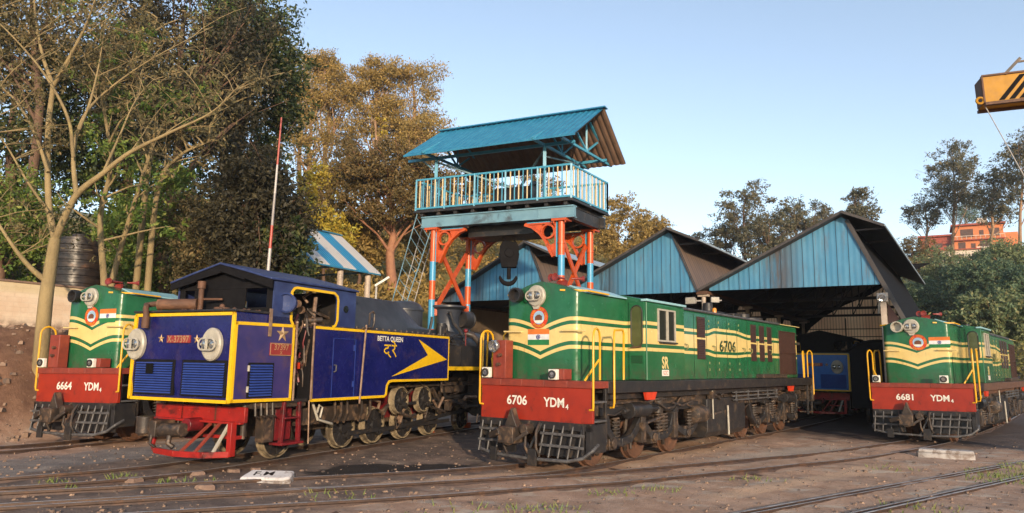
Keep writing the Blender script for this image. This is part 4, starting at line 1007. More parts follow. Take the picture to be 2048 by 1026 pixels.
def railing(pa, pb, z0=6.50, z1=7.44, n=26, posts=5):
    pa, pb = [Vector(q) for q in (pa, pb)]
    f = MB(); zz = lambda t, z: g3(*(pa.lerp(pb, t)), z)
    f.beam(zz(0, z1), zz(1, z1), .05, .05); f.beam(zz(0, z0+.06), zz(1, z0+.06), .05, .05)
    for i in range(posts): t = i/(posts-1); f.beam(zz(t, z0), zz(t, z1+.02), .048, .048)
    kk = 0; r = f.build('railing', M_gblue, GT)
    for i in range(1, n):
        t = i/n
        if any(abs(t-j/(posts-1)) < .012 for j in range(posts)): continue
        kk += 1; k = MB(); k.cyl(zz(t, z0+.06), zz(t, z1-.02), .020 if kk % 2 else .017, n=8); k.build('bar', M_creambar if kk % 2 else M_gblue, r)
railing((U0+.02, V0), (U1, V0), n=38, posts=6); railing((U1, V0+.02), (U1, V1), n=18, posts=3)
railing((U1, V1), (U0, V1), n=38, posts=6); railing((U0, V1), (U0, V0+.3), n=12, posts=3)
# machinery on the platform
m = MB(); gbox(m, 1.6, 2.6, .5, 1.4, 6.53, 7.0); m.cyl(g3(1.5, .9, 7.0), g3(2.7, .9, 7.0), .25, n=18); m.cyl(g3(2.7, .9, 7.0), g3(2.78, .9, 7.0), .38, n=20); m.beam(g3(1.2, .8, 6.6), g3(3.0, .8, 7.3), .05)
m.build('winch', M_black, GT, .01)
E_, EL = Vector((1.62, 18.28, 8.10))-P0, Vector((-3.28, 20.63, 8.10))-P0
BR_ = Vector((3.41, 21.04, 8.10))-P0; RR = Vector((2.59, 19.65, 9.32))-P0; RL = RR + (EL-E_); BL_ = BR_ + (EL-E_)
rx = (E_-EL).normalized()
def roof_sheet(name, a, b, c, d, m_top, m_bot, n):
    """sheet a-b (eave) to d-c (ridge): corrugated geometry with real waves"""
    nrm = (b-a).cross(d-a).normalized()
    if nrm.z < 0: nrm = -nrm
    k = MB(); vs = []; fs = []
    for i in range(n+1):
        t = i/n; off = nrm*(.025 if i % 3 == 0 else 0)
        vs += [a.lerp(b, t)+off, d.lerp(c, t)+off]
    for i in range(n): fs.append((2*i, 2*i+2, 2*i+3, 2*i+1))
    k.add(vs, fs, 0); k.add([v - nrm*.03 for v in vs], fs, 1)
    return k.build(name, [m_top, m_bot], GT, 0, 10)
M_rb = pm('roof sheet blue paint', (.022, .165, .29), (.034, .21, .34), 4, .33, dirt=(.2, .22, .22), dirt_amt=.66)
M_bs = pm('bare brown roof underside', (.20, .12, .08), (.15, .09, .06), 3, .6)
roof_sheet('front_roof_sheet', EL, E_, RR, RL, M_rb, M_bs, 90)
roof_sheet('back_roof_sheet', BL_, BR_, RR, RL, M_rb, M_bs, 90)
m = MB(); m.beam(RL-rx*.05+Vector((0, 0, .03)), RR+rx*.05+Vector((0, 0, .03)), .25, .035); m.beam(EL, E_, .03, .05); m.build('ridge_cap', M_rb, GT)
m = MB()
fp0, fp1, bp0, bp1 = g3(.05, -.05, 6.53), g3(3.55, -.05, 6.53), g3(.05, 2.05, 6.53), g3(3.55, 2.05, 6.53)
up = Vector((0, 0, 1))
zt = 8.12
for p in (fp0, fp1, bp0, bp1):
    q = Vector((p.x, p.y, zt)); m.beam(p, q, .09, .09)
m.build('roof_posts', M_gblue, GT)
m = MB()
def top(p, z): return Vector((p.x, p.y, z))
for a, b in ((fp0, fp1), (bp0, bp1)):
    m.beam(top(a, zt)-rx*1.0, top(b, zt)+rx*.9, .07, .08)
for a, b in ((fp0, bp0), (fp1, bp1)):
    c = (a+b)/2; d = (b-a).normalized()
    m.beam(top(a, zt)-d*.6+up*.0, top(b, zt)+d*.6, .06, .07)
    m.beam(top(a, zt)-d*.7, top(c, 9.2), .06, .06); m.beam(top(b, zt)+d*.7, top(c, 9.2), .06, .06)
    m.beam(top(c, zt), top(c, 9.2), .05); m.beam(top(c, zt), top(a.lerp(c, .4), 8.55), .05); m.beam(top(c, zt), top(b.lerp(c, .4), 8.55), .05)
e0 = (RR+E_)/2; c = (fp1+bp1)/2; d = (bp1-fp1).normalized(); sh = rx*.75
m.beam(top(fp1, zt)-d*.5+sh, top(bp1, zt)+d*.6+sh, .06, .07); m.beam(top(c, zt)+sh, top(c, 9.2)+sh, .05); m.beam(top(c, zt+.02)+sh, top(fp1.lerp(c, .3), 8.6)+sh, .05); m.beam(top(c, zt+.02)+sh, top(bp1.lerp(c, .3), 8.6)+sh, .05)
m.beam(top(fp1, zt)-d*.6+sh, top(c, 9.2)+sh, .06); m.beam(top(bp1, zt)+d*.7+sh, top(c, 9.2)+sh, .06)
m.build('roof_truss', M_gblue, GT)
m = MB(); m.beam(top(fp1, 8.0), top(bp0.lerp(bp1, .35), 7.1), .05); m.beam(top(bp0, 8.0), top(fp0.lerp(bp1, .5), 7.35), .05); m.beam(top(fp0, 8.0), top(bp0.lerp(bp1, .6), 7.2), .05); m.beam(top(fp0, 7.7), top(fp0, 8.1)-rx*.5, .04); m.beam(top(fp1, 7.8), top(bp1, 8.1), .04)
m.build('wind_brace', M_girder, GT)
# hook block hangs on chains: a thing of its own
hc = g3(2.05, .9, 0) + P0; hz = 5.70
hc = atY(1018.5, 500, 20.9); HK = thing('crane_hook', 'sooty black hook block hanging on chains under the gantry platform', 'hook', (hc.x, hc.y, 0))
m = MB(); bz = 5.12
pr = [(-.20, .40), (.20, .40), (.28, .25), (.29, -.05), (.22, -.38), (-.22, -.38), (-.29, -.05), (-.28, .25)]
m.prism([(a, bz+b+.1) for a, b in pr], XZ, -.12, .12); m.cyl((0, -.15, bz+.15), (0, .15, bz+.15), .14, n=18); m.box(-.3, .3, -.05, .05, bz+.08, bz+.16)
m.build('hook_block', M_soot, HK, .02)
m = MB(); hk = [(0, bz-.24), (0, bz-.5), (-.02, bz-.6)]
m.cyl((0, 0, bz-.28), (0, 0, bz-.62), .06, n=10)
am = arc(-.02, bz-.52, .24, 180, 360, 12)
m.tube([(a, 0, b) for a, b in am], .05, 10, radii=[.02, .045, .055, .062, .07, .072, .075, .072, .07, .062, .055, .045, .02])
m.build('double_hook', M_soot, HK)
for x in (-.16, .16):
    for y in (-.06, .06):
        z = bz+.5; i = 0; m = MB()
        while z < 5.98:
            A_ = Vector((x, y, z)); w_ = Vector((.03, 0, 0)) if i % 2 else Vector((0, .03, 0))
            m.tube([A_+w_*cos(q*pi/4)+Vector((0, 0, .05*sin(q*pi/4))) for q in range(9)], .011, 5); z += .075; i += 1
        m.build('chain', M_under, HK)
# ladders leaning on the platform
def ladder(label, top_a, top_b, bot_a, bot_b, n, mats):
    T = thing('ladder', label, 'ladder', (bot_a+bot_b)/2); o = (bot_a+bot_b)/2
    for a, b in ((top_a, bot_a), (top_b, bot_b)): m = MB(); m.tube([a-o, b-o], .014, 8); m.build('stile', mats, T)
    for i in range(1, n): m = MB(); m.cyl(top_a.lerp(bot_a, i/n)-o, top_b.lerp(bot_b, i/n)-o, .008, n=6); m.build('rung', mats, T)
def ext(px0, py0, px1, py1, Y0, Y1):
    a = atY(px0, py0, Y0); b = atY(px1, py1, Y1); d = b-a; return a, a + d*((a.z-.1)/(a.z-b.z))
a0, b0 = ext(844, 395, 788, 590, 21.0, 20.6); a1, b1 = ext(869, 440, 818, 590, 21.0, 20.6)
ladder('pale blue steel ladder leaning on the left end of the gantry platform', a0, a1, b0, b1, 22, M_girder)
a0, b0 = ext(852, 430, 806, 592, 22.6, 22.4); a1, b1 = ext(872, 452, 832, 592, 22.6, 22.4)
ladder('thin grey ladder standing just behind the pale blue ladder', a0, a1, b0, b1, 20, M_gal)
# ------------------------------------------------------------------ small roofed shelter with blue and white stripes
SE = 5.9
q0 = onz(576, 513, SE); q1 = onz(761, 547, SE); ed = (q1-q0).normalized(); sd = Vector((ed.y, -ed.x, 0))
if sd.x > 0: sd = -sd
Ls = (q1-q0).length
SP = thing('striped_shelter', 'open shelter with blue and white striped sheet roof behind the steam engine', 'shelter', (q1.x, q1.y, 0))
Mstr = Mat('blue and white roof stripes', .4); x_, y_, z_ = Mstr.co()
u_ = (x_*ed.x + y_*ed.y)*(1/1.6)
st = u_.op('FRACT').gt(.5); ns = Mstr.noise(3, 5)
wv = ((x_*ed.x + y_*ed.y)*(2*pi/.16)).op('SINE')
M_str = Mstr.out(Mstr.mix(ns.sm(.55, .75)*.4, Mstr.mix(st, (.03, .27, .48), (.66, .60, .54)), (.3, .28, .26)), None, wv, .6, .03)
m = MB(); A_ = -ed*Ls; hgt = Vector((0, 0, 1.85)); bk = sd*2.4
zz0 = Vector((0, 0, SE))
m.loft([[A_+zz0, A_+zz0+bk+hgt, A_+zz0+bk+hgt-Vector((0, 0, .05)), A_+zz0-Vector((0, 0, .05))], [zz0, zz0+bk+hgt, zz0+bk+hgt-Vector((0, 0, .05)), zz0-Vector((0, 0, .05))]])
m.loft([[A_+zz0+bk+hgt, A_+zz0+bk*2, A_+zz0+bk*2-Vector((0, 0, .05)), A_+zz0+bk+hgt-Vector((0, 0, .06))], [zz0+bk+hgt, zz0+bk*2, zz0+bk*2-Vector((0, 0, .05)), zz0+bk+hgt-Vector((0, 0, .06))]])
m.build('roof', M_str, SP)
m = MB(); m.beam(zz0+bk+hgt+Vector((0, 0, .03)), A_+zz0+bk+hgt+Vector((0, 0, .03)), .2, .04); m.beam(zz0-Vector((0, 0, .07)), A_+zz0-Vector((0, 0, .07)), .05, .06); m.build('ridge_cap', M_rb, SP)
m = MB(); zr = Vector((0, 0, SE-.02))
for k in (.12, .5, .95):
    p = -ed*Ls*k + zr; m.beam(p+sd*.1, p+bk*2-sd*.1, .05, .08); m.beam(p+sd*.1, p+bk+Vector((0, 0, 1.72)), .05, .07)
m.build('roof_truss', M_girder, SP)
for k in (.1, .42, .8):
    for s_ in (.25, 4.4):
        m = MB(); p = -ed*Ls*k + sd*s_; m.cyl(p, p+zr-Vector((0, 0, .05)), .13 if s_ < 1 else .07, n=14); m.build('post', M_post, SP)
# striped mast
p = atY(537, 533, 22.5)
M_mast = zband('red and white mast bands', [(0, (.46, .42, .40)), (5.55, (.42, .06, .035)), (6.3, (.26, .23, .22)), (7.35, (.48, .44, .42)), (8.3, (.40, .07, .045))])
dx = (atY(563, 235, 22.5)-p); m = MB(); tz = p.z+dx.z
m.cyl((0, 0, 0), (dx.x*.0, 0, 5.6), .055, .05, n=12); m.cyl((0, 0, 5.6), (0, 0, 7.4), .046, .04, n=12); m.cyl((0, 0, 7.4), (0, 0, tz), .036, .026, n=12)
o = m.build('signal_mast', M_mast); o.location = (p.x, p.y, 0); o.rotation_euler = (0, (dx.x/dx.z)*1.0, 0)
o.location = (p.x - dx.x/dx.z*p.z, p.y, 0)
tag(o, 'tall thin mast with red and white bands rising behind the steam engine cab', 'mast')
# fluorescent yard lamp
p = atY(752, 590, 24); T = thing('yard_lamp', 'small white tube lamp on a bent pole left of the ladders', 'lamp', (p.x, p.y, 0))
m = MB(); q = atY(751, 572, 24); m.tube([(0, 0, 0), (0, 0, q.z-.2), (.0, 0, q.z)], .035, 8); m.build('pole', M_gal, T)
m = MB(); a = atY(750, 572, 24)-Vector((p.x, p.y, 0)); b = atY(779, 554, 24)-Vector((p.x, p.y, 0)); m.beam(a, b, .12, .08); m.build('lamp_head', M_white, T, .02)
# ------------------------------------------------------------------ yellow crane boom reaching in from the right
M_cy = pm('crane yellow paint', (.46, .215, .004), (.38, .175, .004), 5, .6, dirt=(.25, .13, .03), dirt_amt=.64)
b0 = atY(1969, 207, 12.0); bd = Vector((1, -.32, .035)).normalized(); BO = thing('crane_boom', 'yellow crane boom tip with black diagonal stripes at the upper right', 'crane boom', b0)
sy = Vector((bd.y, -bd.x, 0)).normalized()*-1; bu = Vector((0, 0, 1)); bu = (bu - bd*bu.dot(bd)).normalized()
bn = bd.cross(bu)   # toward camera or away
if bn.y > 0: bn = -bn
H_ = .49; LB = 9.0
m = MB(); secs = []
for t, dz in ((0, 0), (LB, 0)):
    secs.append([bd*t + bn*.0, bd*t - bn*.36, bd*t - bn*.36 + bu*H_, bd*t + bu*H_])
m.loft(secs); m.build('boom_box', M_cy, BO, .006)
m = MB(); m.add([bd*-.012 - bn*.35 + bu*.01, bd*-.012 - bn*.01 + bu*.01, bd*-.012 - bn*.01 + bu*(H_-.01), bd*-.012 - bn*.35 + bu*(H_-.01)], [(0, 1, 2, 3)])
for a, b, z in ((0, 0, -.02), ):
    m.beam(bn*.02 - bd*.0 + bu*-.02, bn*.02 + bd*LB + bu*-.02, .08, .05); m.beam(-bn*.38 + bu*-.02, -bn*.38 + bd*LB + bu*-.02, .08, .05)
    m.beam(bn*.01 + bu*(H_+.01), bn*.01 + bd*LB + bu*(H_+.01), .04, .03); m.beam(bn*.012 + bu*0, bn*.012 + bu*H_, .03, .03, (1, 0, 0))
m.build('boom_edges', M_rust, BO)
m = MB()
for i in range(14):
    a = .22+i*.155 if i < 3 else .9+i*.155*1
    if i >= 3: a = .9+(i-3)*.62
    m.add([bn*.004 + bd*a + bu*.03, bn*.004 + bd*(a+.09) + bu*.03, bn*.004 + bd*(a+.45) + bu*(H_-.03), bn*.004 + bd*(a+.36) + bu*(H_-.03)], [(0, 1, 2, 3)])
m.build('hazard_stripes', M_soot, BO)
m = MB(); c = bd*-.06 + bu*.06
m.tube([c + bd*(.055*cos(k*pi/6)) + bu*(.055*sin(k*pi/6)) for k in range(13)], .022, 6); m.build('eye_lug', M_cy, BO)
m = MB(); m.beam(bd*.36 + bu*H_, bd*.62 + bu*(H_+.26), .05, .05); m.beam(bd*.55 + bu*(H_+.2), bd*4 + bu*(H_+.2), .03, .03); m.build('top_bracket', M_under, BO)
m = MB(); e = bd*LB - bn*.22; m.cyl(e + bu*.0, Vector((e.x, e.y, -b0.z)), .3, n=16); m.build('crane_mast', M_cy, BO)
c0 = atY(1970, 212, 12.05); c1 = atY(2052, 356, 11.6); c2 = c0 + (c1-c0)*4
m = MB(); m.tube([Vector((0, 0, 0)), (c2-c0)*.5 - Vector((0, 0, .06)), c2-c0], .009, 6); o = m.build('crane_cable', M_gal); o.location = c0
tag(o, 'thin steel cable running down to the right from the crane boom tip', 'cable')
# ------------------------------------------------------------------ terrain
def sst(a, b, x): t = np.clip((x-a)/(b-a), 0, 1); return t*t*(3-2*t)
VT = {}
def vnoise(x, y, s, seed=0):
    if seed not in VT: VT[seed] = np.random.RandomState(seed).rand(256, 256)
    T = VT[seed]
    X = x/s; Y = y/s; i = np.floor(X).astype(int); j = np.floor(Y).astype(int); u = X-i; v = Y-j; u = u*u*(3-2*u); v = v*v*(3-2*v)
    g = lambda a, b: T[a % 256, b % 256]
    return (g(i, j)*(1-u)+g(i+1, j)*u)*(1-v)+(g(i, j+1)*(1-u)+g(i+1, j+1)*u)*v - .5
def base(x, y):
    p = x*.866 - (y-13)*.5
    return np.interp(p, [-11, -5.5, -.3, 6.3], [.042, .155, 0, -.074])
def height(x, y, fine=True):
    x = np.asarray(x, float); y = np.asarray(y, float)
    d = (x+10.318)*-.925 + (y-17.132)*.381
    dn = d + vnoise(x, y, 2.2, 5)*1.1*sst(1.5, 3, d)
    h = base(x, y) - .068
    bank = 2.75*sst(1.75, 5.2, dn)
    q = x/np.maximum(y, 1)
    hl = np.maximum(.22*np.maximum(0, d-9), 0)*sst(10, 30, y+20)
    ha = .27*np.maximum(0, np.minimum(y, 125)-35 - 6*sst(.02, .2, q))*(1-sst(.13, .30, q))
    hb = np.clip(.19*(np.hypot(x, y)-45), 0, 27)*sst(.42, .56, q)
    big = np.maximum(np.maximum(hl, ha), hb)
    yard = (1-sst(0, 2, bank+big))
    h = h + bank + big
    h = h + vnoise(x, y, 9, 1)*sst(1, 6, big)*1.6 + vnoise(x, y, 3, 2)*(.05+.5*sst(.3, 3, bank))
    if fine: h = h + vnoise(x, y, .9, 3)*.05 + vnoise(x, y, .35, 4)*(.04+.12*sst(.3, 2, bank))
    return h
def axis_pts(lo, d0, d1, hi, st, g):
    a = list(np.arange(d0, d1, st)); s = st; q = a[-1]
    while q < hi: s *= g; q += s; a.append(q)
    s = st; q = d0
    while q > lo: s *= g; q -= s; a.insert(0, q)
    return np.array(a)
gx = axis_pts(-900, -17, 17, 900, .13, 1.10); gy = axis_pts(-300, 8.5, 25, 1200, .13, 1.09)
GXX, GYY = np.meshgrid(gx, gy); GZ = height(GXX, GYY)
nx, ny = len(gx), len(gy)
me = bpy.data.meshes.new('ground')
ii = np.arange(nx*ny).reshape(ny, nx)
F = np.stack([ii[:-1, :-1], ii[:-1, 1:], ii[1:, 1:], ii[1:, :-1]], -1).reshape(-1, 4)
def quad_mesh(me, V_, F_):
    me.vertices.add(len(V_)); me.vertices.foreach_set('co', np.asarray(V_, np.float32).ravel())
    me.loops.add(F_.size); me.loops.foreach_set('vertex_index', F_.astype(np.int32).ravel())
    me.polygons.add(len(F_)); me.polygons.foreach_set('loop_start', np.arange(0, F_.size, 4, dtype=np.int32))
    me.update(calc_edges=True); me.validate()
quad_mesh(me, np.stack([GXX.ravel(), GYY.ravel(), GZ.ravel()], 1), F)
me.polygons.foreach_set('use_smooth', [True]*len(me.polygons))
g = Mat('yard earth and hillside', .9, 0, .25); x, y, z = g.co()
n1 = g.noise(.55, 8, .65, None, .5); n2 = g.noise(2.2, 8, .7); n3 = g.noise(11, 8, .75); n4 = g.noise(38, 6, .7); n5 = g.noise(.9, 6, .6, (1, 2.2, 1), .6)
p = x*.866 - (y-13)*.5 + (n1-.5)*5
dark = p.sm(-9.2, -7.6)*(p*-1).sm(-.2, 1.8)
shed_shade = (x*.548 + y*.836 - 26.0 + (n1-.5)*4).sm(-3.0, .5)*x.gt(-4)
soil = g.mix(n2.sm(.3, .72), (.42, .25, .165), (.58, .385, .275))
soil = g.mix(n5.sm(.54, .64), soil, (.56, .44, .34))
soil = g.mix(n1.sm(.56, .70)*.8, soil, (.13, .095, .078))
cind = g.mix(n2.sm(.35, .7), (.088, .072, .065), (.23, .165, .13))
cind = g.mix(n5.sm(.60, .72)*.7, cind, (.33, .25, .19))
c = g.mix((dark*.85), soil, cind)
c = g.mix(shed_shade.mn(1)*.85, c, (.055, .05, .054))  # the shed's shade is painted into the ground colour
# grey worn slab between the two left tracks
d = (x+10.318)*-.925 + (y-17.132)*.381
slab = ((d*-1)+(n1-.5)*.8).sm(1.35, 1.7)*(d+(n1-.5)*.8).sm(-3.9, -3.4)*y.sm(9, 12)
c = g.mix(slab*.85, c, g.mix(n2.sm(.3, .7), (.24, .20, .175), (.34, .285, .245)))
# oily black patch
ox = (x+2.2)*.85+(y-14.3)*.53; oy = (x+2.2)*-.53+(y-14.3)*.85
oil = ((ox*.50).pw(2)+(oy*1.5).pw(2)+(n2-.5)*1.0)
c = g.mix((oil*-1).sm(-.95, -.6)*.9, c, (.016, .014, .014))
def band(ax, ay, bx, by, hw):
    L2 = hypot(bx-ax, by-ay); ux, uy = (bx-ax)/L2, (by-ay)/L2
    al = (x-ax)*ux + (y-ay)*uy; ac = (x-ax)*uy - (y-ay)*ux
    return ((ac + (n2-.5)*hw*1.6).ab()*-1).sm(-hw, -hw*.45)*al.sm(-.6, .6)*(al*-1).sm(-L2-.6, -L2+.6)*n3.sm(.30, .50)
for q in ((-3.7, 11.45, 1.3, 15.1, .34), (2.6, 15.9, 6.6, 20.9, .42), (-2.4, 10.9, 3.5, 14.6, .16), (3.4, 12.3, 8.2, 16.6, .30)):
    c = g.mix(band(*q)*.85, c, g.mix(n4.sm(.4, .65), (.62, .38, .235), (.74, .52, .36)))  # sandy strips, with orange low sunlight painted into their colour
c = g.mix(band(4.7, 16.9, 9.2, 20.5, .75)*.8, c, (.50, .40, .32))
c = g.mix(n3.sm(.52, .72)*.5, c, (.075, .056, .045)); c = g.mix(n4.sm(.60, .72)*.5, c, (.50, .38, .28))
bank = (d+(n1-.5)*.8).sm(1.9, 3.0)*y.lt(60)
c = g.mix(bank, c, g.mix(n2.sm(.35, .7), (.16, .082, .052), (.28, .155, .095)))
hill = (z+(n1-.5)*2).sm(2.6, 4.2)
c = g.mix(hill, c, g.mix(n1.sm(.35, .65), (.15, .15, .035), (.26, .18, .06)))
g.out(c, None, n3*.6+n4*.5+n2*.4, .8, .06)
me.materials.append(g.m)
GR = bpy.data.objects.new('ground', me); COL.objects.link(GR); tag(GR, kind='structure')
def gz(x, y): return float(height(np.array([x]), np.array([y]))[0])
# ------------------------------------------------------------------ tracks
M_rail = pm('rusty rail steel', (.10, .062, .045), (.06, .04, .034), 6, .5, .4, dirt=(.16, .085, .05), dirt_amt=.5)
M_railtop = pm('worn rail head', (.56, .50, .46), (.38, .33, .30), 5, .45, .0, dirt=(.12, .075, .05), dirt_amt=.5)
def catmull(P, n=14):
    P = [Vector(p) for p in P]; P = [P[0]*2-P[1]] + P + [P[-1]*2-P[-2]]; o = []
    for i in range(1, len(P)-2):
        a, b, c, d = P[i-1:i+3]
        for k in range(n):
            t = k/n; o.append(.5*((2*b)+(c-a)*t+(2*a-5*b+4*c-d)*t*t+(-a+3*b-3*c+d)*t**3))
    return o + [P[-2]]
def rail_strip(m, pts, off, w=.033, dz=.0):
    n = len(pts); secs = []
    for i in range(n):
        t = (pts[min(i+1, n-1)]-pts[max(i-1, 0)]).normalized(); q = Vector((t.y, -t.x)); c = pts[i]+q*off
        z = float(base(c.x, c.y)) + dz
        secs.append([Vector((c.x, c.y, z)) + Vector((q.x, q.y, 0))*a + Vector((0, 0, b)) for a, b in ((-w, -.035), (-w, -.004), (-w+.006, 0), (w-.006, 0), (w, -.004), (w, -.035), (.012, -.05), (.05, -.16), (-.05, -.16), (-.012, -.05))])
    m.loft(secs)
def track(label, ctrl, check=False, dz=0):
    T = thing('railway_track', label, 'track', (ctrl[0][0], ctrl[0][1], 0), 0, 'yard tracks'); o = Vector((ctrl[0][0], ctrl[0][1], 0))
    P = catmull([Vector(c) for c in ctrl])
    for s in (-1, 1):
        m = MB(); rail_strip(m, P, s*.53, dz=dz)
        if check and s < 2: rail_strip(m, P, s*.53 - (.13 if s > 0 else -.13), .025, dz-.004)
        m.v = [tuple(Vector(v)-o) for v in m.v]
        r = m.build('rail', [M_rail, M_railtop], T)
        me = r.data
        for q in me.polygons:
            if q.normal.z > .9: q.material_index = 1
    m = MB(); L = 0
    for i in range(len(P)-1):
        L += (P[i+1]-P[i]).length
        if L > .7:
            L = 0; t = (P[i+1]-P[i]).normalized(); q = Vector((t.y, -t.x)); c = P[i]; z = float(base(c.x, c.y))-.17
            m.beam(Vector((c.x-q.x*.95, c.y-q.y*.95, z))-o, Vector((c.x+q.x*.95, c.y+q.y*.95, z))-o, .2, .12)
    m.build('sleepers', M_rust, T)
track('track carrying locomotive 6664 at the foot of the left bank', [(-4.6, 31), (-7, 25.2), (-9.2, 19.8), (-10.3, 17.1), (-11.6, 15.4), (-13.6, 13.6), (-18, 10.5)])
track('track carrying the dark blue steam engine', [(2.8, 31), (.3, 25.7), (-3.3, 18.15), (-5.4, 13.8), (-6.3, 12.4), (-7.9, 11.1), (-10.8, 9.4), (-16, 7)], dz=.0)
track('track carrying locomotive 6706 into the engine shed', [(22, 46), (15.2, 34), (10.0, 26.6), (5, 20.3), (1.2, 15.45), (-.7, 13.75), (-3.1, 12.25), (-5.0, 11.15), (-6.9, 10.0), (-12, 7)])
track('track curving away under locomotive 6681 at the right', [(30, 43), (20.1, 30.7), (13.6, 23.2), (10.7, 20.4), (8.2, 18.2), (6.0, 16.7), (4.3, 15.5), (1.7, 13.75), (0, 12.85), (-2.2, 11.6), (-4.5, 10.4), (-8, 8.4)])
track('empty doubled rail track crossing the right foreground', [(-1, 6.9), (2.96, 10.0), (7.2, 13.3), (13.1, 17.75), (19, 22.2), (26, 27)], True, -.035)
# ------------------------------------------------------------------ marker stones
M_wst = pm('worn whitewash', (.46, .43, .41), (.34, .31, .29), 4, .85, dirt=(.17, .12, .095), dirt_amt=.46, dscale=6, bump=.3)
M_wfm = pm('fresher whitewash', (.66, .62, .60), (.56, .52, .50), 4, .85, dirt=(.26, .2, .17), dirt_amt=.54, dscale=6, bump=.3)
M_brk = pm('weathered masonry', (.26, .17, .12), (.19, .12, .09), 9, .85, bump=.3)
def stone(label, p, rz, L, W_, H_, tilt, txt):
    T = thing('marker_stone', label, 'marker stone', p, rz); T.rotation_euler = (tilt, 0, rz)
    m = MB(); m.prism([(-L/2, -W_*.35), (-L/2+.18, -W_/2), (L/2-.12, -W_/2), (L/2, -W_*.3), (L/2, W_*.3), (L/2-.15, W_/2), (-L/2+.14, W_/2), (-L/2, W_*.3)], XY, -.15, H_*.55)
    m.build('stone_base', M_brk if txt != 'F.M' else M_wst, T, .02)
    m = MB(); m.loft([[(a*1.0, b*1.0, H_*.55) for a, b in ((-L/2, -W_*.42), (L/2-.1, -W_/2), (L/2, -W_*.3), (L/2, W_*.4), (-L/2+.1, W_/2))], [(a*.95, b*.9, H_) for a, b in ((-L/2, -W_*.42), (L/2-.1, -W_/2), (L/2, -W_*.3), (L/2, W_*.4), (-L/2+.1, W_/2))]])
    m.build('white_top', M_wfm if H_ < .15 else M_wst, T, .025)
    m = MB(); m.text(txt, .24, (-.05, -.08, H_+.004), (1, 0, 0), (0, 1, 0), .012); m.build('lettering', M_black, T)
stone('white painted stone slab lettered F.M lying between the front tracks', (-4.05, 12.45, .03), radians(2), .84, .42, .12, radians(13), 'F.M')
stone('long whitewashed stone marker with worn lettering on a brown base, in front of locomotive 6681', (10.95, 18.45, -.10), radians(-24), 1.25, .42, .19, 0, 'F.M')
# ------------------------------------------------------------------ loose stones, litter, weeds
rs = np.random.RandomState(4)
m = MB(); t = 0
mp = Mat('ballast stones', .9, 0, .25); gi = mp.nt.nodes.new('ShaderNodeNewGeometry'); ri = E(gi.outputs['Random Per Island'])
c = mp.mix(ri.sm(0, .6), (.09, .07, .062), (.26, .175, .125)); c = mp.mix(ri.sm(.93, 1.0), c, (.46, .31, .21)); M_peb = mp.out(c)
rnd = random.Random(8)
while t < 5600:
    if t < 4400:
        Y = 9.4 + 14*rnd.random()**1.7; X = rnd.uniform(-.74, .76)*Y; r = .010+.036*rnd.random()**3.2
        if (X+10.15)*-.925+(Y-17.1)*.381 > 1.7: continue
    else:
        d = rnd.uniform(1.9, 5.6); q = rnd.uniform(-8, 9); X = -10.32 - .925*d + .381*q; Y = 17.13 + .381*d + .925*q; r = .02+.11*rnd.random()**3
        if Y < 9: continue
    z = gz(X, Y); n = 5; sc = [rnd.uniform(.7, 1.4) for _ in range(3)]; j = [rnd.uniform(.75, 1.25) for _ in range(5)]; a0 = rnd.random()*6
    vs = [(X+r*sc[0]*j[a]*cos(a*2*pi/n+a0), Y+r*sc[1]*j[a]*sin(a*2*pi/n+a0), z-r*.25) for a in range(n)] + [(X+r*.62*sc[0]*j[-a]*cos(a*2*pi/n+a0+.4), Y+r*.62*sc[1]*sin(a*2*pi/n+a0+.4), z+r*.6*sc[2]) for a in range(n)]
    m.add(vs, [(a, (a+1) % n, n+(a+1) % n, n+a) for a in range(n)] + [tuple(range(n, 2*n))]); t += 1
o = m.build('ballast_stones', M_peb, None, 0, 20); tag(o, 'scattered pebbles and ballast on the yard floor', 'ballast', kind='stuff')
m = MB(); M_grass = pm('weed green', (.10, .17, .025), (.20, .19, .05), 7, .7)
spots = [(11.3, 15.9, 1.0, 260), (10.2, 15.0, .7, 120), (12.3, 16.8, .8, 130), (6.5, 11.8, .5, 30), (-.3, 10.3, .9, 90), (.6, 11.0, .5, 30), (-6.2, 12.1, .3, 40), (-6.9, 11.4, .3, 30), (1.7, 12.4, .3, 25), (2.6, 12.9, .3, 25), (-2.6, 11.4, .4, 25), (4.8, 14.4, .4, 25), (-5.2, 12.0, .4, 30), (8.4, 16.3, .5, 20), (13.8, 18.3, .6, 40)]
for X, Y, R_, n in spots:
    for i in range(n):
        a = rnd.uniform(0, 6.28); q = R_*rnd.random()**.6; x_ = X+q*cos(a)*1.4; y_ = Y+q*sin(a); z_ = gz(x_, y_); h = rnd.uniform(.03, .11); w_ = .012
        b = rnd.uniform(0, 6.28); lx, ly = h*.7*cos(b), h*.7*sin(b)
        m.add([(x_-w_, y_, z_-.01), (x_+w_, y_, z_-.01), (x_+lx, y_+ly, z_+h)], [(0, 1, 2)]); m.add([(x_, y_-w_, z_-.01), (x_, y_+w_, z_-.01), (x_-lx*.6, y_+ly, z_+h*.8)], [(0, 1, 2)])
o = m.build('weeds', M_grass); tag(o, 'short green weeds growing between the front rails', 'weeds', kind='stuff')
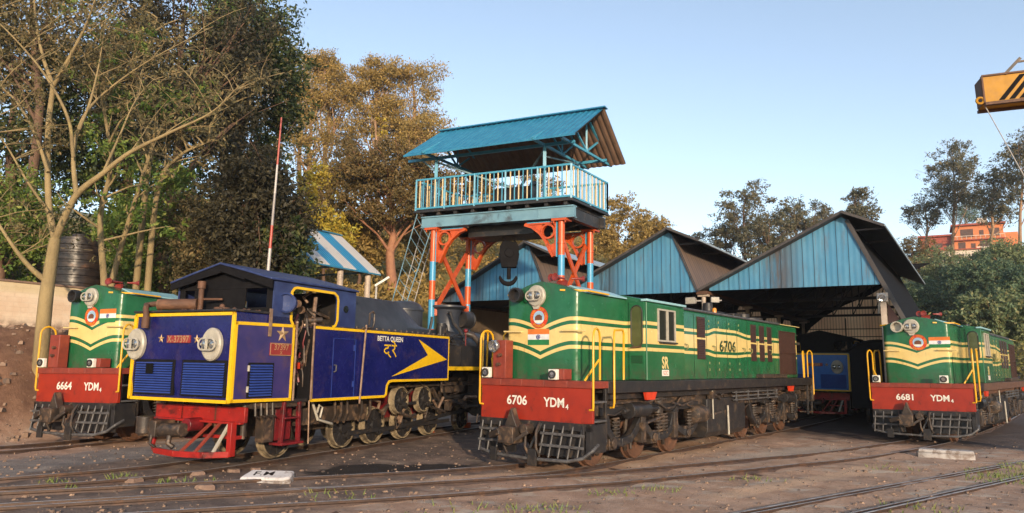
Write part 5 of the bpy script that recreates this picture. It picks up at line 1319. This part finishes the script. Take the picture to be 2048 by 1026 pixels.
# dark paving stones in the left foreground
for k, (px, py, w_) in enumerate(((262, 958, .42), (338, 950, .30), (388, 945, .34), (468, 939, .26), (512, 935, .22), (410, 968, .3))):
    P = onz(px, py, .1); zz = gz(P.x, P.y); m = MB(); n = 6
    m.loft([[(w_*.5*s_*cos(a*2*pi/n+k)*(1+.2*sin(a*3+k)), w_*.4*s_*sin(a*2*pi/n+k), h) for a in range(n)] for s_, h in ((1, -.1), (1, .03), (.85, .06))])
    o = m.build('flat_stone', M_brk); o.location = (P.x, P.y, zz)
    tag(o, ['widest flat brown stone left of the F.M slab, by the steam engine track', 'flat brown stone second from the left beside the steam engine track', 'flat brown stone in the middle of the row beside the steam engine track', 'flat stone just left of the white F.M slab', 'small flat stone right behind the white F.M slab', 'flat stone set forward of the row, nearest the front rails'][k], 'stone', 'flat stones beside the steam engine track')
# ------------------------------------------------------------------ retaining wall, water tank
M_wall = Mat('limewashed brick wall', .85, 0, .2); x, y, z = M_wall.co(); n1 = M_wall.noise(.9, 7, .65); n2 = M_wall.noise(5, 6, .7)
bt = M_wall.nt.nodes.new('ShaderNodeTexBrick'); bt.inputs['Scale'].default_value = 1; bt.inputs['Brick Width'].default_value = .42; bt.inputs['Row Height'].default_value = .15; bt.inputs['Mortar Size'].default_value = .012
cb = M_wall.nt.nodes.new('ShaderNodeCombineXYZ'); M_wall.nt.links.new(x.k, cb.inputs[0]); M_wall.nt.links.new(z.k, cb.inputs[1]); M_wall.nt.links.new(cb.outputs[0], bt.inputs[0])
c = M_wall.mix(n1.sm(.4, .65), (.76, .62, .47), (.66, .49, .35)); c = M_wall.mix(n2.sm(.5, .7)*.6, c, (.72, .62, .5)); c = M_wall.mix(z.sm(.95, 1.15)*.5, c, (.55, .44, .22))
c = M_wall.mix(E(bt.outputs['Fac'])*.08, c, (.2, .14, .1)); c = M_wall.mix((z*-1).sm(-.35, .1)*n2.sm(.3, .6), c, (.16, .09, .06))
M_wall = M_wall.out(c, None, n2*.7+n1*.6+E(bt.outputs['Fac'])*-.2, .5, .03)
w0 = atY(-160, 656, 20.2); w1 = atY(300, 690, 26.2); ln = (w1-w0); ln.z = 0; zt_ = 4.30
T = thing('retaining_wall', 'old limewashed brick wall on the bank behind locomotive 6664', 'wall', (w0.x, w0.y, 2.95), atan2(ln.y, ln.x))
m = MB(); m.box(0, ln.length, 0, .3, -1.3, zt_-2.95); m.build('wall_face', M_wall, T, .02)
m = MB(); m.box(-.02, ln.length+.02, -.04, .34, zt_-2.95+.002, zt_-2.95+.07); m.build('coping', M_wall.copy() if False else M_brk, T, .015)
M_tank = pm('black ribbed plastic', (.030, .022, .018), (.045, .03, .022), 3, .38, dirt=(.16, .075, .035), dirt_amt=.55, dscale=1.4)  # brown patches put warm glints into the black plastic's colour
P = atY(152, 570, 25.0); m = MB(); pr = []
zb_, ztop = 2.7, atY(152, 474, 25).z
hh = ztop-zb_
for i in range(13):
    z_ = hh*(.9*i/12); pr += [(.80, z_), (.80, z_+hh*.045), (.765, z_+hh*.05), (.765, z_+hh*.07)]
pr += [(.78, hh*.92), (.70, hh*.95), (.3, hh*.99), (.28, hh*1.02), (0, hh*1.02)]
m.lathe([(0, 0)]+pr, (0, 0, 0), (0, 0, 1), 36); o = m.build('water_tank', M_tank, None, 0, 50); o.location = (P.x, P.y, zb_); tag(o, 'tall black ribbed plastic water tank behind the bare tree trunk', 'water tank')
# ------------------------------------------------------------------ hillside building
M_ob = pm('orange house wall', (.62, .20, .07), (.54, .17, .06), 2, .7); M_rb2 = pm('brick red house wall', (.34, .075, .04), (.3, .06, .035), 2, .7); M_wb = pm('white house wall', (.7, .58, .48), (.6, .5, .42), 2, .7)
hy = 150.0; P = atY(1918, 492, hy)
HB = thing('hillside_house', 'orange and red terraced building among trees high on the right hillside', 'house', (P.x, P.y, P.z-5), radians(-30)); HB.scale = (.88, .88, .88)
m = MB(); m.box(-8, 1.5, 0, 8, 0, 8.2); m.build('wall', M_rb2, HB)
m = MB(); m.box(-1, 9, -1.5, 7, 0, 10.2); m.box(8.8, 12, 1, 7, 0, 8.5); m.build('wall', M_ob, HB)
m = MB(); m.box(-9.8, -5.5, -2, 6, -1, 3.8); m.box(-4, 4, -3.2, 5, -1, 4.2); m.build('wall', M_wb, HB)
m = MB()
for b in ((-8.6, 1.9, -.8, 8.6, 8.201, 8.6), (-1.5, 9.5, -2.4, 7.5, 10.201, 10.6), (-1.4, 9.2, -2.4, -1.51, 6.6, 6.85), (-10.2, -5.2, -2.5, 6, 3.801, 4.1), (-4.4, 4.4, -3.8, -1.6, 4.201, 4.45)): m.box(*b)
m.build('roof_slab', M_rb2, HB)
M_win = pm('shaded window', (.10, .045, .03), (.06, .03, .022), 3, .5)
for X, z, w_, h_ in ((-.2, 4.6, 1.5, 1.7), (2.4, 4.6, .9, 1.3), (4.2, 4.6, 2.2, 1.8), (7.4, 4.8, .8, 1.2), (.4, 7.5, 2.6, 1.9), (4.2, 7.7, .9, 1.3), (6.2, 7.5, 2.0, 1.8)):
    m = MB(); m.box(X, X+w_, -1.54, -1.501, z, z+h_); m.build('window', M_win, HB)
for X, z, w_ in ((-7.2, 5.2, .9), (-5.0, 5.2, 1.6), (-2.6, 5.0, .8)):
    m = MB(); m.box(X, X+w_, -.04, -.001, z, z+1.4); m.build('window', M_win, HB)
for X, w_ in ((-3.4, 1.0), (-1.2, 2.0), (2.3, .9)):
    m = MB(); m.box(X, X+w_, -3.24, -3.201, 1.5, 3.2); m.build('window', M_win, HB)
m = MB(); m.box(3.4, 9.3, -2.6, -1.52, 3.9, 4.1); m.box(3.4, 9.3, -2.6, -2.5, 4.101, 4.9); m.build('balcony', M_wb, HB)
m = MB(); m.box(-7.8, -3.0, -1.1, -.02, 4.5, 4.7); m.box(-7.8, -3.0, -1.1, -1.0, 4.701, 5.4); m.build('balcony', M_rb2, HB)
m = MB(); m.box(4, 6.2, 1.5, 4, 10.601, 12.4); m.build('roof_tank_house', M_wb, HB)
m = MB()
for i in range(12): m.cyl((-1.3+i*.95, -2.35, 6.85), (-1.3+i*.95, -2.35, 7.6), .05, n=6)
m.box(-1.4, 9.2, -2.4, -2.3, 7.6, 7.7); m.build('balcony_rail', M_wb, HB)
# ------------------------------------------------------------------ trees
def leaf_mat(name, c1, c2, c3, tr=.25):
    m = Mat(name, .55, 0, .3); n = m.noise(.9, 4); gi = m.nt.nodes.new('ShaderNodeNewGeometry'); r = E(gi.outputs['Random Per Island'])
    c = m.mix(n.sm(.38, .62), c1, c2); c = m.mix(r.sm(.62, 1.0), c, c3); m.out(c)
    t = m.nt.nodes.new('ShaderNodeBsdfTranslucent'); m.nt.links.new(c, t.inputs[0]); mx = m.nt.nodes.new('ShaderNodeMixShader'); mx.inputs[0].default_value = tr
    m.nt.links.new(m.b.outputs[0], mx.inputs[1]); m.nt.links.new(t.outputs[0], mx.inputs[2])
    out = [q for q in m.nt.nodes if q.type == 'OUTPUT_MATERIAL'][0]; m.nt.links.new(mx.outputs[0], out.inputs[0])
    return m.m
L_dark = leaf_mat('dark evergreen leaves', (0.030, 0.051, 0.017), (0.053, 0.075, 0.022), (0.127, 0.127, 0.037))
L_green = leaf_mat('mid green leaves', (0.083, 0.156, 0.029), (0.156, 0.217, 0.045), (0.311, 0.332, 0.073))
L_olive = leaf_mat('olive brown leaves', (0.105, 0.091, 0.043), (0.168, 0.141, 0.060), (0.300, 0.212, 0.096))
L_purp = leaf_mat('purple brown foliage', (0.033, 0.030, 0.017), (0.053, 0.046, 0.026), (0.109, 0.091, 0.046))
L_euc = leaf_mat('eucalyptus leaves', (0.22, 0.160, 0.048), (0.34, 0.230, 0.070), (0.50, 0.34, 0.11))
L_gold = leaf_mat('golden leaves', (0.408, 0.289, 0.037), (0.500, 0.374, 0.051), (0.500, 0.476, 0.085))
L_aca = leaf_mat('acacia leaves', (0.123, 0.095, 0.037), (0.188, 0.130, 0.049), (0.289, 0.188, 0.072))
L_sparse = leaf_mat('grey green sparse leaves', (.10, .105, .060), (.150, .135, .080), (.23, .18, .10))
L_far = leaf_mat('far hillside leaves', (0.126, 0.184, 0.088), (0.196, 0.230, 0.103), (0.321, 0.298, 0.138))
def brush_mat(name, a, b, c3, sc):
    m = leaf_mat(name, a, b, c3); nt = m.node_tree
    for n in nt.nodes:
        if n.type == 'TEX_NOISE': n.inputs['Scale'].default_value = sc
    return m
L_brush = brush_mat('mixed hillside brush', (0.066, 0.126, 0.042), (0.252, 0.204, 0.060), (0.288, 0.264, 0.096), .11)
L_fard = leaf_mat('far dark leaves', (0.074, 0.128, 0.074), (0.110, 0.168, 0.088), (0.210, 0.235, 0.110))
B_pale = pm('lichen covered bark', (.32, .235, .11), (.20, .145, .07), 3, .85, dirt=(.38, .30, .11), dirt_amt=.55, bump=.6, stretch=(1, 1, .3), bd=.04)
B_brown = pm('brown bark', (.15, .085, .052), (.10, .058, .038), 4, .85, bump=.5, stretch=(1, 1, .3))
B_euc = pm('eucalyptus bark', (.34, .20, .11), (.24, .14, .08), 3, .8, stretch=(1, 1, .2))
RS = np.random.RandomState(12)
def foliage(name, clumps, size, mat, parent=None, asp=.42, flat=.8, droop=0):
    """many small leaf faces: clumps = (centre, radius, count)"""
    # every clump is built of twig tufts: tuft centres lie towards the clump's outside, leaves gather round them
    K = 13
    Sc = np.repeat(np.array([list(c) for c, r, n in clumps]), [max(1, n//K) for c, r, n in clumps], 0)
    Sr = np.repeat(np.array([r for c, r, n in clumps]), [max(1, n//K) for c, r, n in clumps])
    d = RS.normal(size=(len(Sc), 3)); d /= np.linalg.norm(d, axis=1)[:, None]
    Sc = Sc + d*(Sr*(.3+.75*RS.rand(len(Sc))**.6))[:, None]*np.array([1, 1, flat])
    Cs = np.repeat(Sc, K, 0); Rr = np.repeat(Sr, K); d = np.repeat(d, K, 0); N = len(Cs)
    P = Cs + RS.normal(size=(N, 3))*(np.minimum(Rr*.17, size*1.25))[:, None]*np.array([1, 1, .75])
    a = RS.normal(size=(N, 3)); a[:, 2] -= droop; a = a + d*.5; a /= np.linalg.norm(a, axis=1)[:, None]
    b = np.cross(a, RS.normal(size=(N, 3))); b /= np.linalg.norm(b, axis=1)[:, None]
    s = size*(.55+.9*RS.rand(N))[:, None]
    a = a*s; b = b*s*asp
    V_ = np.stack([P-a*.5, P+b*.5+a*.05, P+a*.5, P-b*.5+a*.05], 1).reshape(-1, 3)
    me = bpy.data.meshes.new(name); quad_mesh(me, V_, np.arange(4*N).reshape(-1, 4)); me.materials.append(mat)
    o = bpy.data.objects.new(name, me); COL.objects.link(o)
    if parent: o.parent = parent
    return o
def limb(m, p0, p1, r0, r1, wob=.06, n=6, rnd=random):
    p0 = Vector(p0); p1 = Vector(p1); L = (p1-p0).length; P = []; R_ = []
    o1 = Vector((rnd.uniform(-1, 1), rnd.uniform(-1, 1), rnd.uniform(-.3, 1)))*L*wob
    for i in range(n+1):
        t = i/n; P.append(p0.lerp(p1, t) + o1*sin(pi*t) + Vector((rnd.uniform(-1, 1), rnd.uniform(-1, 1), 0))*L*.012*(0 < i < n)); R_.append(r0*(1-t)+r1*t)
    m.tube(P, r0, 7, radii=R_); return P
def tree(name, label, cat, px, Y, box, nc, cr, lpc, ls, lm, tr, bm_=None, group=None, depth=.8, branches=14, asp=.42, ybase=None, hollow=.35, flat=.8, shape='ball', droop=0, seed=1, fork=.35):
    """box = crown extents in the photograph's frame at distance Y; base stands on the terrain"""
    rnd = random.Random(seed); x0, x1, y0, y1 = box
    c0 = atY(x0, y1, Y); c1 = atY(x1, y0, Y); cx = (c0.x+c1.x)/2; cz = (c0.z+c1.z)/2; hx = (c1.x-c0.x)/2; hz = (c1.z-c0.z)/2
    bx = atY(px, 600, Y).x; bz = gz(bx, Y)-.2; bz = min(bz, c0.z-.3)
    T = thing(name, label, cat, (bx, Y, bz), 0, group); o = Vector((bx, Y, bz))
    C_ = Vector((cx, Y, cz))-o; pts = []
    while len(pts) < nc:
        v = Vector((rnd.uniform(-1, 1), rnd.uniform(-1, 1), rnd.uniform(-1, 1)))
        if shape == 'ball':
            if not hollow < v.length < 1: continue
        elif shape == 'dome':
            if v.z < -.9 or not (hollow < Vector((v.x, v.y, max(0, v.z))).length < 1): continue
        elif shape == 'cone':
            w_ = (1-v.z)/2*.9+.12
            if hypot(v.x, v.y) > w_: continue
        elif shape == 'layers':
            v.z = round(v.z*3.0)/3.0 + rnd.uniform(-.08, .08)
            if not v.length < 1.05: continue
        pts.append(C_ + Vector((v.x*hx, v.y*hx*depth, v.z*hz)))
    m = MB(); top = C_ + Vector((0, 0, hz*.55)); P = limb(m, (0, 0, 0), top, tr, tr*.25, .04, 9, rnd)
    for p in sorted(pts, key=lambda q: rnd.random())[:branches]:
        lo = max(fork, .15); t = min(.95, max(lo, (p.z/top.z)-rnd.uniform(.12, .35))) if top.z > 0 else lo
        k = t*9; i = min(8, int(k)); s = P[i].lerp(P[i+1], k-i)
        Q = limb(m, s, p, tr*.42*(1.1-t), tr*.06, .10, 6, rnd)
        for _ in range(2): limb(m, Q[rnd.randint(2, 4)], p+Vector((rnd.uniform(-1, 1), rnd.uniform(-1, 1), rnd.uniform(-.3, .8)))*cr*1.4, tr*.10, tr*.03, .1, 4, rnd)
    m.build('trunk', bm_ or B_brown, T, 0, 60)
    foliage('crown', [(p, cr*rnd.uniform(.6, 1.25), int(lpc*rnd.uniform(.6, 1.3))) for p in pts], ls, lm, T, asp, flat, droop)
    return T
# big bare-limbed tree in the left foreground: limbs follow the photograph, standing at about 20 m
TY = 20.0; b = atY(86, 660, TY); T = thing('bare_tree', 'big pale limbed tree with sparse crown in front of the brick wall, far left', 'tree', (b.x, TY, 2.2)); o = Vector((b.x, TY, 2.2))
m = MB(); rnd = random.Random(2); tips = []
def hl(pts, r0, r1, dy=0, tip=True):
    P = [atY(a*.6043, c*.6043, TY+dy*i/(len(pts)-1)) - o for i, (a, c) in enumerate(pts)]
    Q = catmull(P, 5); n = len(Q); r0 *= .56; r1 *= .56; m.tube(Q, r0, 9, radii=[r0+(r1-r0)*i/(n-1) for i in range(n)])
    if tip:
        for i in range(n//2, n, 2):
            for _ in range(2):
                e = Q[i] + Vector((rnd.uniform(-1, 1), rnd.uniform(.1, 1.4), rnd.uniform(.1, 1.1)))*rnd.uniform(.7, 1.9)
                W_ = limb(m, Q[i], e, max(.016, (r0+(r1-r0)*i/n)*.35), .008, .1, 5, rnd); tips.append(e)
                for __ in range(2):
                    f = W_[3] + Vector((rnd.uniform(-1, 1), rnd.uniform(-.8, .8), rnd.uniform(-.1, 1)))*rnd.uniform(.4, 1.0); limb(m, W_[3], f, .012, .005, .1, 3, rnd); tips.append(f)
hl([(128, 1260), (150, 1010), (168, 880), (183, 790)], .36, .26, 0, False)
hl([(183, 790), (250, 650), (340, 575), (430, 505), (560, 440), (700, 372), (790, 285)], .19, .02, -1.0)
hl([(183, 800), (163, 690), (158, 560), (160, 420), (176, 285)], .17, .13, .8, False)
hl([(176, 285), (140, 180), (118, 60), (110, -60)], .11, .03, .6); hl([(176, 285), (235, 180), (290, 70), (330, -50)], .11, .03, -.8)
hl([(252, 640), (243, 520), (262, 420), (320, 330), (470, 215), (640, 120)], .13, .015, 1.2)
hl([(243, 520), (225, 390), (150, 250), (60, 140), (-40, 40)], .10, .02, -.9); hl([(160, 570), (110, 430), (40, 320), (-60, 240)], .10, .02, .8)
hl([(165, 940), (100, 885), (40, 810), (-30, 700)], .16, .05, -.6); hl([(262, 430), (300, 330), (330, 200), (350, 60)], .08, .015, .5)
hl([(160, 700), (90, 600), (20, 480), (-60, 380)], .08, .015, -1.0); hl([(340, 575), (400, 440), (450, 330), (520, 250)], .07, .012, 1.0)
m.build('trunk', B_pale, T, 0, 60)
foliage('crown', [(t_, .5, 48) for t_ in tips], .12, L_olive, T, .36, .9, .5)
# slim lichen covered trees behind it
for k, (pts_, Y, lab) in enumerate((([(345, 960), (332, 720), (368, 540), (345, 330), (380, 120)], 22.5, 'slim forked tree just right of the water tank'), ([(370, 940), (430, 720), (520, 450), (600, 330)], 24.0, 'slim leaning tree with yellowish bark right of the tank'), ([(480, 640), (500, 480), (455, 350), (480, 200), (520, 60)], 25.5, 'tree with upright yellow limbs above the cab of the steam engine'), ([(520, 640), (590, 520), (690, 470)], 25.0, 'low leaning yellow limbed tree in front of the dark crowns'))):
    pb = atY(pts_[0][0]*.6043, pts_[0][1]*.6043, Y); zb_ = gz(pb.x, Y)-.2
    T = thing('slim_tree', lab, 'tree', (pb.x, Y, zb_), 0, 'slim pale trees behind the water tank'); o = Vector((pb.x, Y, zb_)); m = MB(); tips = []
    P = [Vector((0, 0, 0))] + [atY(a*.6043, c*.6043, Y)-o for a, c in pts_]; Q = catmull(P, 6); n = len(Q); m.tube(Q, .1, 8, radii=[.13-.11*i/(n-1) for i in range(n)])
    for i in range(n//3, n):
        e = Q[i]+Vector((rnd.uniform(-1, 1.2), rnd.uniform(-.8, .8), rnd.uniform(.2, 1.2)))*rnd.uniform(.6, 1.8); limb(m, Q[i], e, .04, .01, .12, 5, rnd); tips.append(e)
    m.build('trunk', B_pale, T, 0, 60)
    foliage('crown', [(t_, .6, 80) for t_ in tips], .18, L_green if k < 2 else L_olive, T, .4)
G1 = 'dark trees massed at the left'
for i, (lab, px, Y, box, nc, cr, lpc, ls, lm, tr, sh) in enumerate((
    ('tall grey brown twiggy tree crown at the top left', 330, 30, (150, 560, -60, 330), 150, 1.15, 190, .20, L_purp, .35, 'ball'),
    ('tall dark evergreen tree with its edge against the sky', 500, 35, (380, 610, -40, 480), 130, 1.25, 210, .24, L_dark, .4, 'ball'),
    ('tallest green topped tree behind the dark evergreen', 470, 41, (370, 525, -80, 230), 70, 1.3, 190, .27, L_green, .4, 'ball'),
    ('low purple brown tree right above the steam engine cab', 505, 25.0, (400, 614, 290, 560), 95, .75, 230, .17, L_purp, .25, 'ball'),
    ('dark olive tree behind the shelter end, low and round', 565, 25.5, (500, 618, 410, 590), 50, .7, 180, .18, L_dark, .2, 'ball'),
    ('bushy green tree just above locomotive 6664', 285, 29.5, (200, 440, 330, 590), 110, .7, 200, .17, L_green, .18, 'ball'),
    ('bushy olive tree between the tank and the cab', 400, 28, (320, 480, 380, 580), 60, .7, 190, .17, L_olive, .16, 'ball'),
    ('leafy green tree at the left edge behind the wall', 0, 28, (-140, 120, 330, 580), 90, .75, 200, .17, L_green, .2, 'ball'),
    ('dark tree filling the left edge of the view', 30, 34, (-160, 200, 20, 460), 130, 1.2, 190, .23, L_dark, .35, 'ball'),
    ('dark tree standing behind the pale limbs of the bare tree', 230, 38, (80, 420, 60, 520), 150, 1.3, 200, .25, L_dark, .4, 'ball'),
    ('olive brown tree top over the upper left corner', 60, 31, (-150, 240, -120, 160), 80, 1.1, 170, .2, L_olive, .3, 'ball'))):
    tree('broadleaf_tree', lab, 'tree', px, Y, box, nc, cr, lpc, ls, lm, tr, B_brown, G1, shape=sh, seed=20+i, hollow=.15)
G2 = 'tall eucalyptus trees on the centre hill'
for i, (lab, px, Y, box, nc, top) in enumerate((
    ('tall eucalyptus with brown crown beside the dark trees', 560, 78, (515, 610, 85, 270), 46, 1),
    ('eucalyptus with reddish top behind two taller ones', 600, 90, (560, 650, 120, 300), 40, 1),
    ('tallest eucalyptus of the group, left of the centre gap', 655, 74, (590, 725, 85, 300), 80, 1),
    ('broad eucalyptus with rounded crown right of the tallest', 745, 72, (690, 810, 105, 290), 80, 1),
    ('eucalyptus with dark rounded crown at the right end of the group', 815, 74, (755, 888, 112, 330), 85, 1),
    ('lower eucalyptus crown under the right end of the group', 850, 70, (800, 890, 235, 350), 34, 1),
    ('slender eucalyptus standing in the gap above the yellow tree', 625, 68, (575, 660, 215, 330), 22, 1))):
    tree('eucalyptus_tree', lab, 'tree', px, Y, box, int(nc*.55), 1.55, 480, .24, L_euc, .42, B_euc, G2, seed=50+i, branches=20, hollow=.45, flat=.62, fork=.45)
tree('acacia_tree', 'spreading acacia with reddish forked trunk behind the gantry ladder', 'tree', 785, 46, (655, 905, 295, 450), 130, 1.0, 280, .21, L_aca, .38, pm('reddish bark', (.36, .17, .09), (.27, .12, .07), 4, .8), None, shape='dome', seed=71, branches=34, hollow=.3, flat=.55, fork=.2)
tree('conical_tree', 'small cone shaped tree behind the acacia', 'tree', 697, 60, (652, 735, 255, 350), 40, .9, 150, .26, L_aca, .2, seed=72, shape='cone')
tree('yellow_tree', 'bright yellow leaved tree above the striped shelter', 'tree', 632, 55, (588, 690, 335, 455), 60, .85, 150, .25, L_gold, .2, seed=73)
tree('broken_tree', 'snapped pale trunk with few leaves under the eucalyptus', 'tree', 748, 64, (725, 775, 225, 300), 6, .4, 60, .25, L_gold, .3, B_euc, seed=74, branches=5)
for i, (lab, px, Y, box, lm) in enumerate((('golden green tree right behind the striped shelter', 640, 44, (590, 700, 430, 540), L_gold), ('olive tree left of the acacia trunk', 715, 48, (660, 770, 420, 540), L_euc), ('round bush tree left of the gantry platform', 860, 52, (800, 900, 400, 520), L_euc), ('brown tree seen through the left half of the gantry railing', 935, 60, (870, 1000, 335, 480), L_aca), ('brown tree seen through the middle of the gantry railing', 1050, 62, (975, 1135, 348, 490), L_aca), ('round golden tree right of the gantry platform', 1240, 66, (1180, 1300, 394, 520), L_euc), ('low golden bush tree above the middle shed roof', 1305, 70, (1265, 1342, 440, 520), L_euc))):
    tree('bush_tree', lab, 'tree', px, Y, box, 60, .9, 190, .24, lm, .15, None, 'bushy trees below the eucalyptus hill', seed=80+i)
G3 = 'sparse trees against the sky beyond the shed'
for i, (lab, px, Y, box, nc, cr) in enumerate((
    ('tallest sparse tree beyond the middle shed gable', 1488, 85, (1440, 1545, 352, 530), 40, 1.05),
    ('sparse low tree leaning left beyond the middle shed ridge', 1440, 88, (1420, 1480, 440, 520), 16, 1.0),
    ('thin sparse tree between the two tallest beyond the shed', 1590, 84, (1540, 1640, 388, 500), 30, 1.0),
    ('brownish tree beyond the valley of the shed roofs', 1530, 80, (1490, 1590, 420, 540), 30, 1.1),
    ('tree right above the right shed ridge', 1660, 86, (1620, 1700, 415, 500), 18, .9),
    ('compact tree standing alone behind the right shed ridge', 1720, 88, (1690, 1748, 378, 460), 22, .9),
    ('tiny distant tree just right of the middle ridge', 1392, 92, (1375, 1415, 462, 490), 5, .8))):
    tree('sparse_tree', lab, 'tree', px, Y, box, int(nc*1.5), cr*1.05, 190, .28, L_sparse, .30, B_brown, G3, seed=100+i, branches=16, hollow=.2, flat=.6, fork=.4)
G4 = 'trees on the right hillside'
for i, (lab, px, Y, box, nc, cr, lm, sh) in enumerate((
    ('tall layered pine like tree in front of the orange house', 1905, 100, (1862, 1955, 286, 420), 60, 1.2, L_sparse, 'ball'),
    ('short branching tree left of the orange house', 1855, 102, (1815, 1890, 400, 450), 20, 1.1, L_sparse, 'ball'),
    ('tall tree at the right edge below the crane cable', 2035, 85, (2000, 2090, 278, 400), 36, 1.3, L_sparse, 'ball'),
    ('mid height tree between the house and the right edge', 1985, 92, (1950, 2032, 345, 448), 34, 1.2, L_sparse, 'ball'),
    ('dark conifer behind the orange house roof', 1935, 175, (1905, 1965, 392, 440), 24, 1.8, L_fard, 'cone'),
    ('round leafy tree below the house on the hillside', 1880, 88, (1830, 1930, 500, 600), 60, 1.2, L_far, 'ball'),
    ('broad leafy tree right of the house on the hillside', 2010, 80, (1935, 2080, 490, 590), 90, 1.2, L_far, 'ball'),
    ('dark round tree in the middle of the right hillside', 1955, 70, (1895, 2020, 515, 620), 80, 1.0, L_fard, 'ball'),
    ('pale green tree low on the hillside above locomotive 6681', 1990, 55, (1920, 2075, 590, 690), 90, .8, L_far, 'ball'),
    ('bluish tree beside the right shed roof edge', 1840, 76, (1795, 1900, 560, 660), 70, 1.0, L_fard, 'ball'),
    ('tree at the right edge in the middle of the hillside', 2060, 62, (2005, 2110, 530, 640), 70, .9, L_fard, 'ball'),
    ('slim tree with pale trunk left of the house', 1835, 96, (1805, 1870, 470, 560), 30, 1.1, L_aca, 'ball'))):
    tree('hillside_tree', lab, 'tree', px, Y, box, int(nc*1.3), cr, 210, .29, lm, .28, B_euc, G4, seed=130+i, shape=sh, hollow=.2, branches=12)
# brush covering the hillsides
cl = []; rnd = random.Random(44); n = 0
while n < 900:
    Y = rnd.uniform(37, 112); px = rnd.uniform(560, 1345) if n < 620 else rnd.uniform(1770, 2120); X = (px-1024)/1430*Y
    z = gz(X, Y)
    if z < .8: 
        if rnd.random() < .97: continue
    r = rnd.uniform(.8, 1.9)*(Y/70)**.5; cl.append((Vector((X, Y, z+r*.3)), r, int(120*rnd.uniform(.7, 1.2)))); n += 1
o = foliage('hillside_brush', cl[:620], .36, L_euc); tag(o, 'golden brown brush covering the hill behind the gantry', 'brush', kind='stuff')
o = foliage('hillside_brush', cl[620:], .30, L_brush); tag(o, 'green brush covering the right hillside', 'brush', kind='stuff')
cl = []
for i in range(260):
    Y = rnd.uniform(23, 46); px = rnd.uniform(-150, 600); X = (px-1024)/1430*Y; d = (X+10.3)*-.925+(Y-17.1)*.381
    if d < 7.5: continue
    z = gz(X, Y); r = rnd.uniform(.6, 1.3); cl.append((Vector((X, Y, z+r*.5)), r, 150))
o = foliage('undergrowth', cl, .2, L_dark); tag(o, 'dark undergrowth under the trees behind the wall', 'undergrowth', kind='stuff')
# ------------------------------------------------------------------ thin evening haze filling the valley air
m = MB(); m.box(-260, 260, -60, 330, -2.5, 95)
HZ = m.build('haze', bpy.data.materials.new('evening haze')); tag(HZ, 'thin evening haze over the yard and hills', 'haze', kind='stuff')
hm = HZ.data.materials[0]; hm.use_nodes = True; hn_ = hm.node_tree.nodes
for q in list(hn_):
    if q.type == 'BSDF_PRINCIPLED': hn_.remove(q)
pv_ = hn_.new('ShaderNodeVolumePrincipled'); pv_.inputs['Color'].default_value = (.86, .90, .96, 1); pv_.inputs['Density'].default_value = .00045; pv_.inputs['Anisotropy'].default_value = .2
hm.node_tree.links.new(pv_.outputs[0], [q for q in hn_ if q.type == 'OUTPUT_MATERIAL'][0].inputs['Volume'])
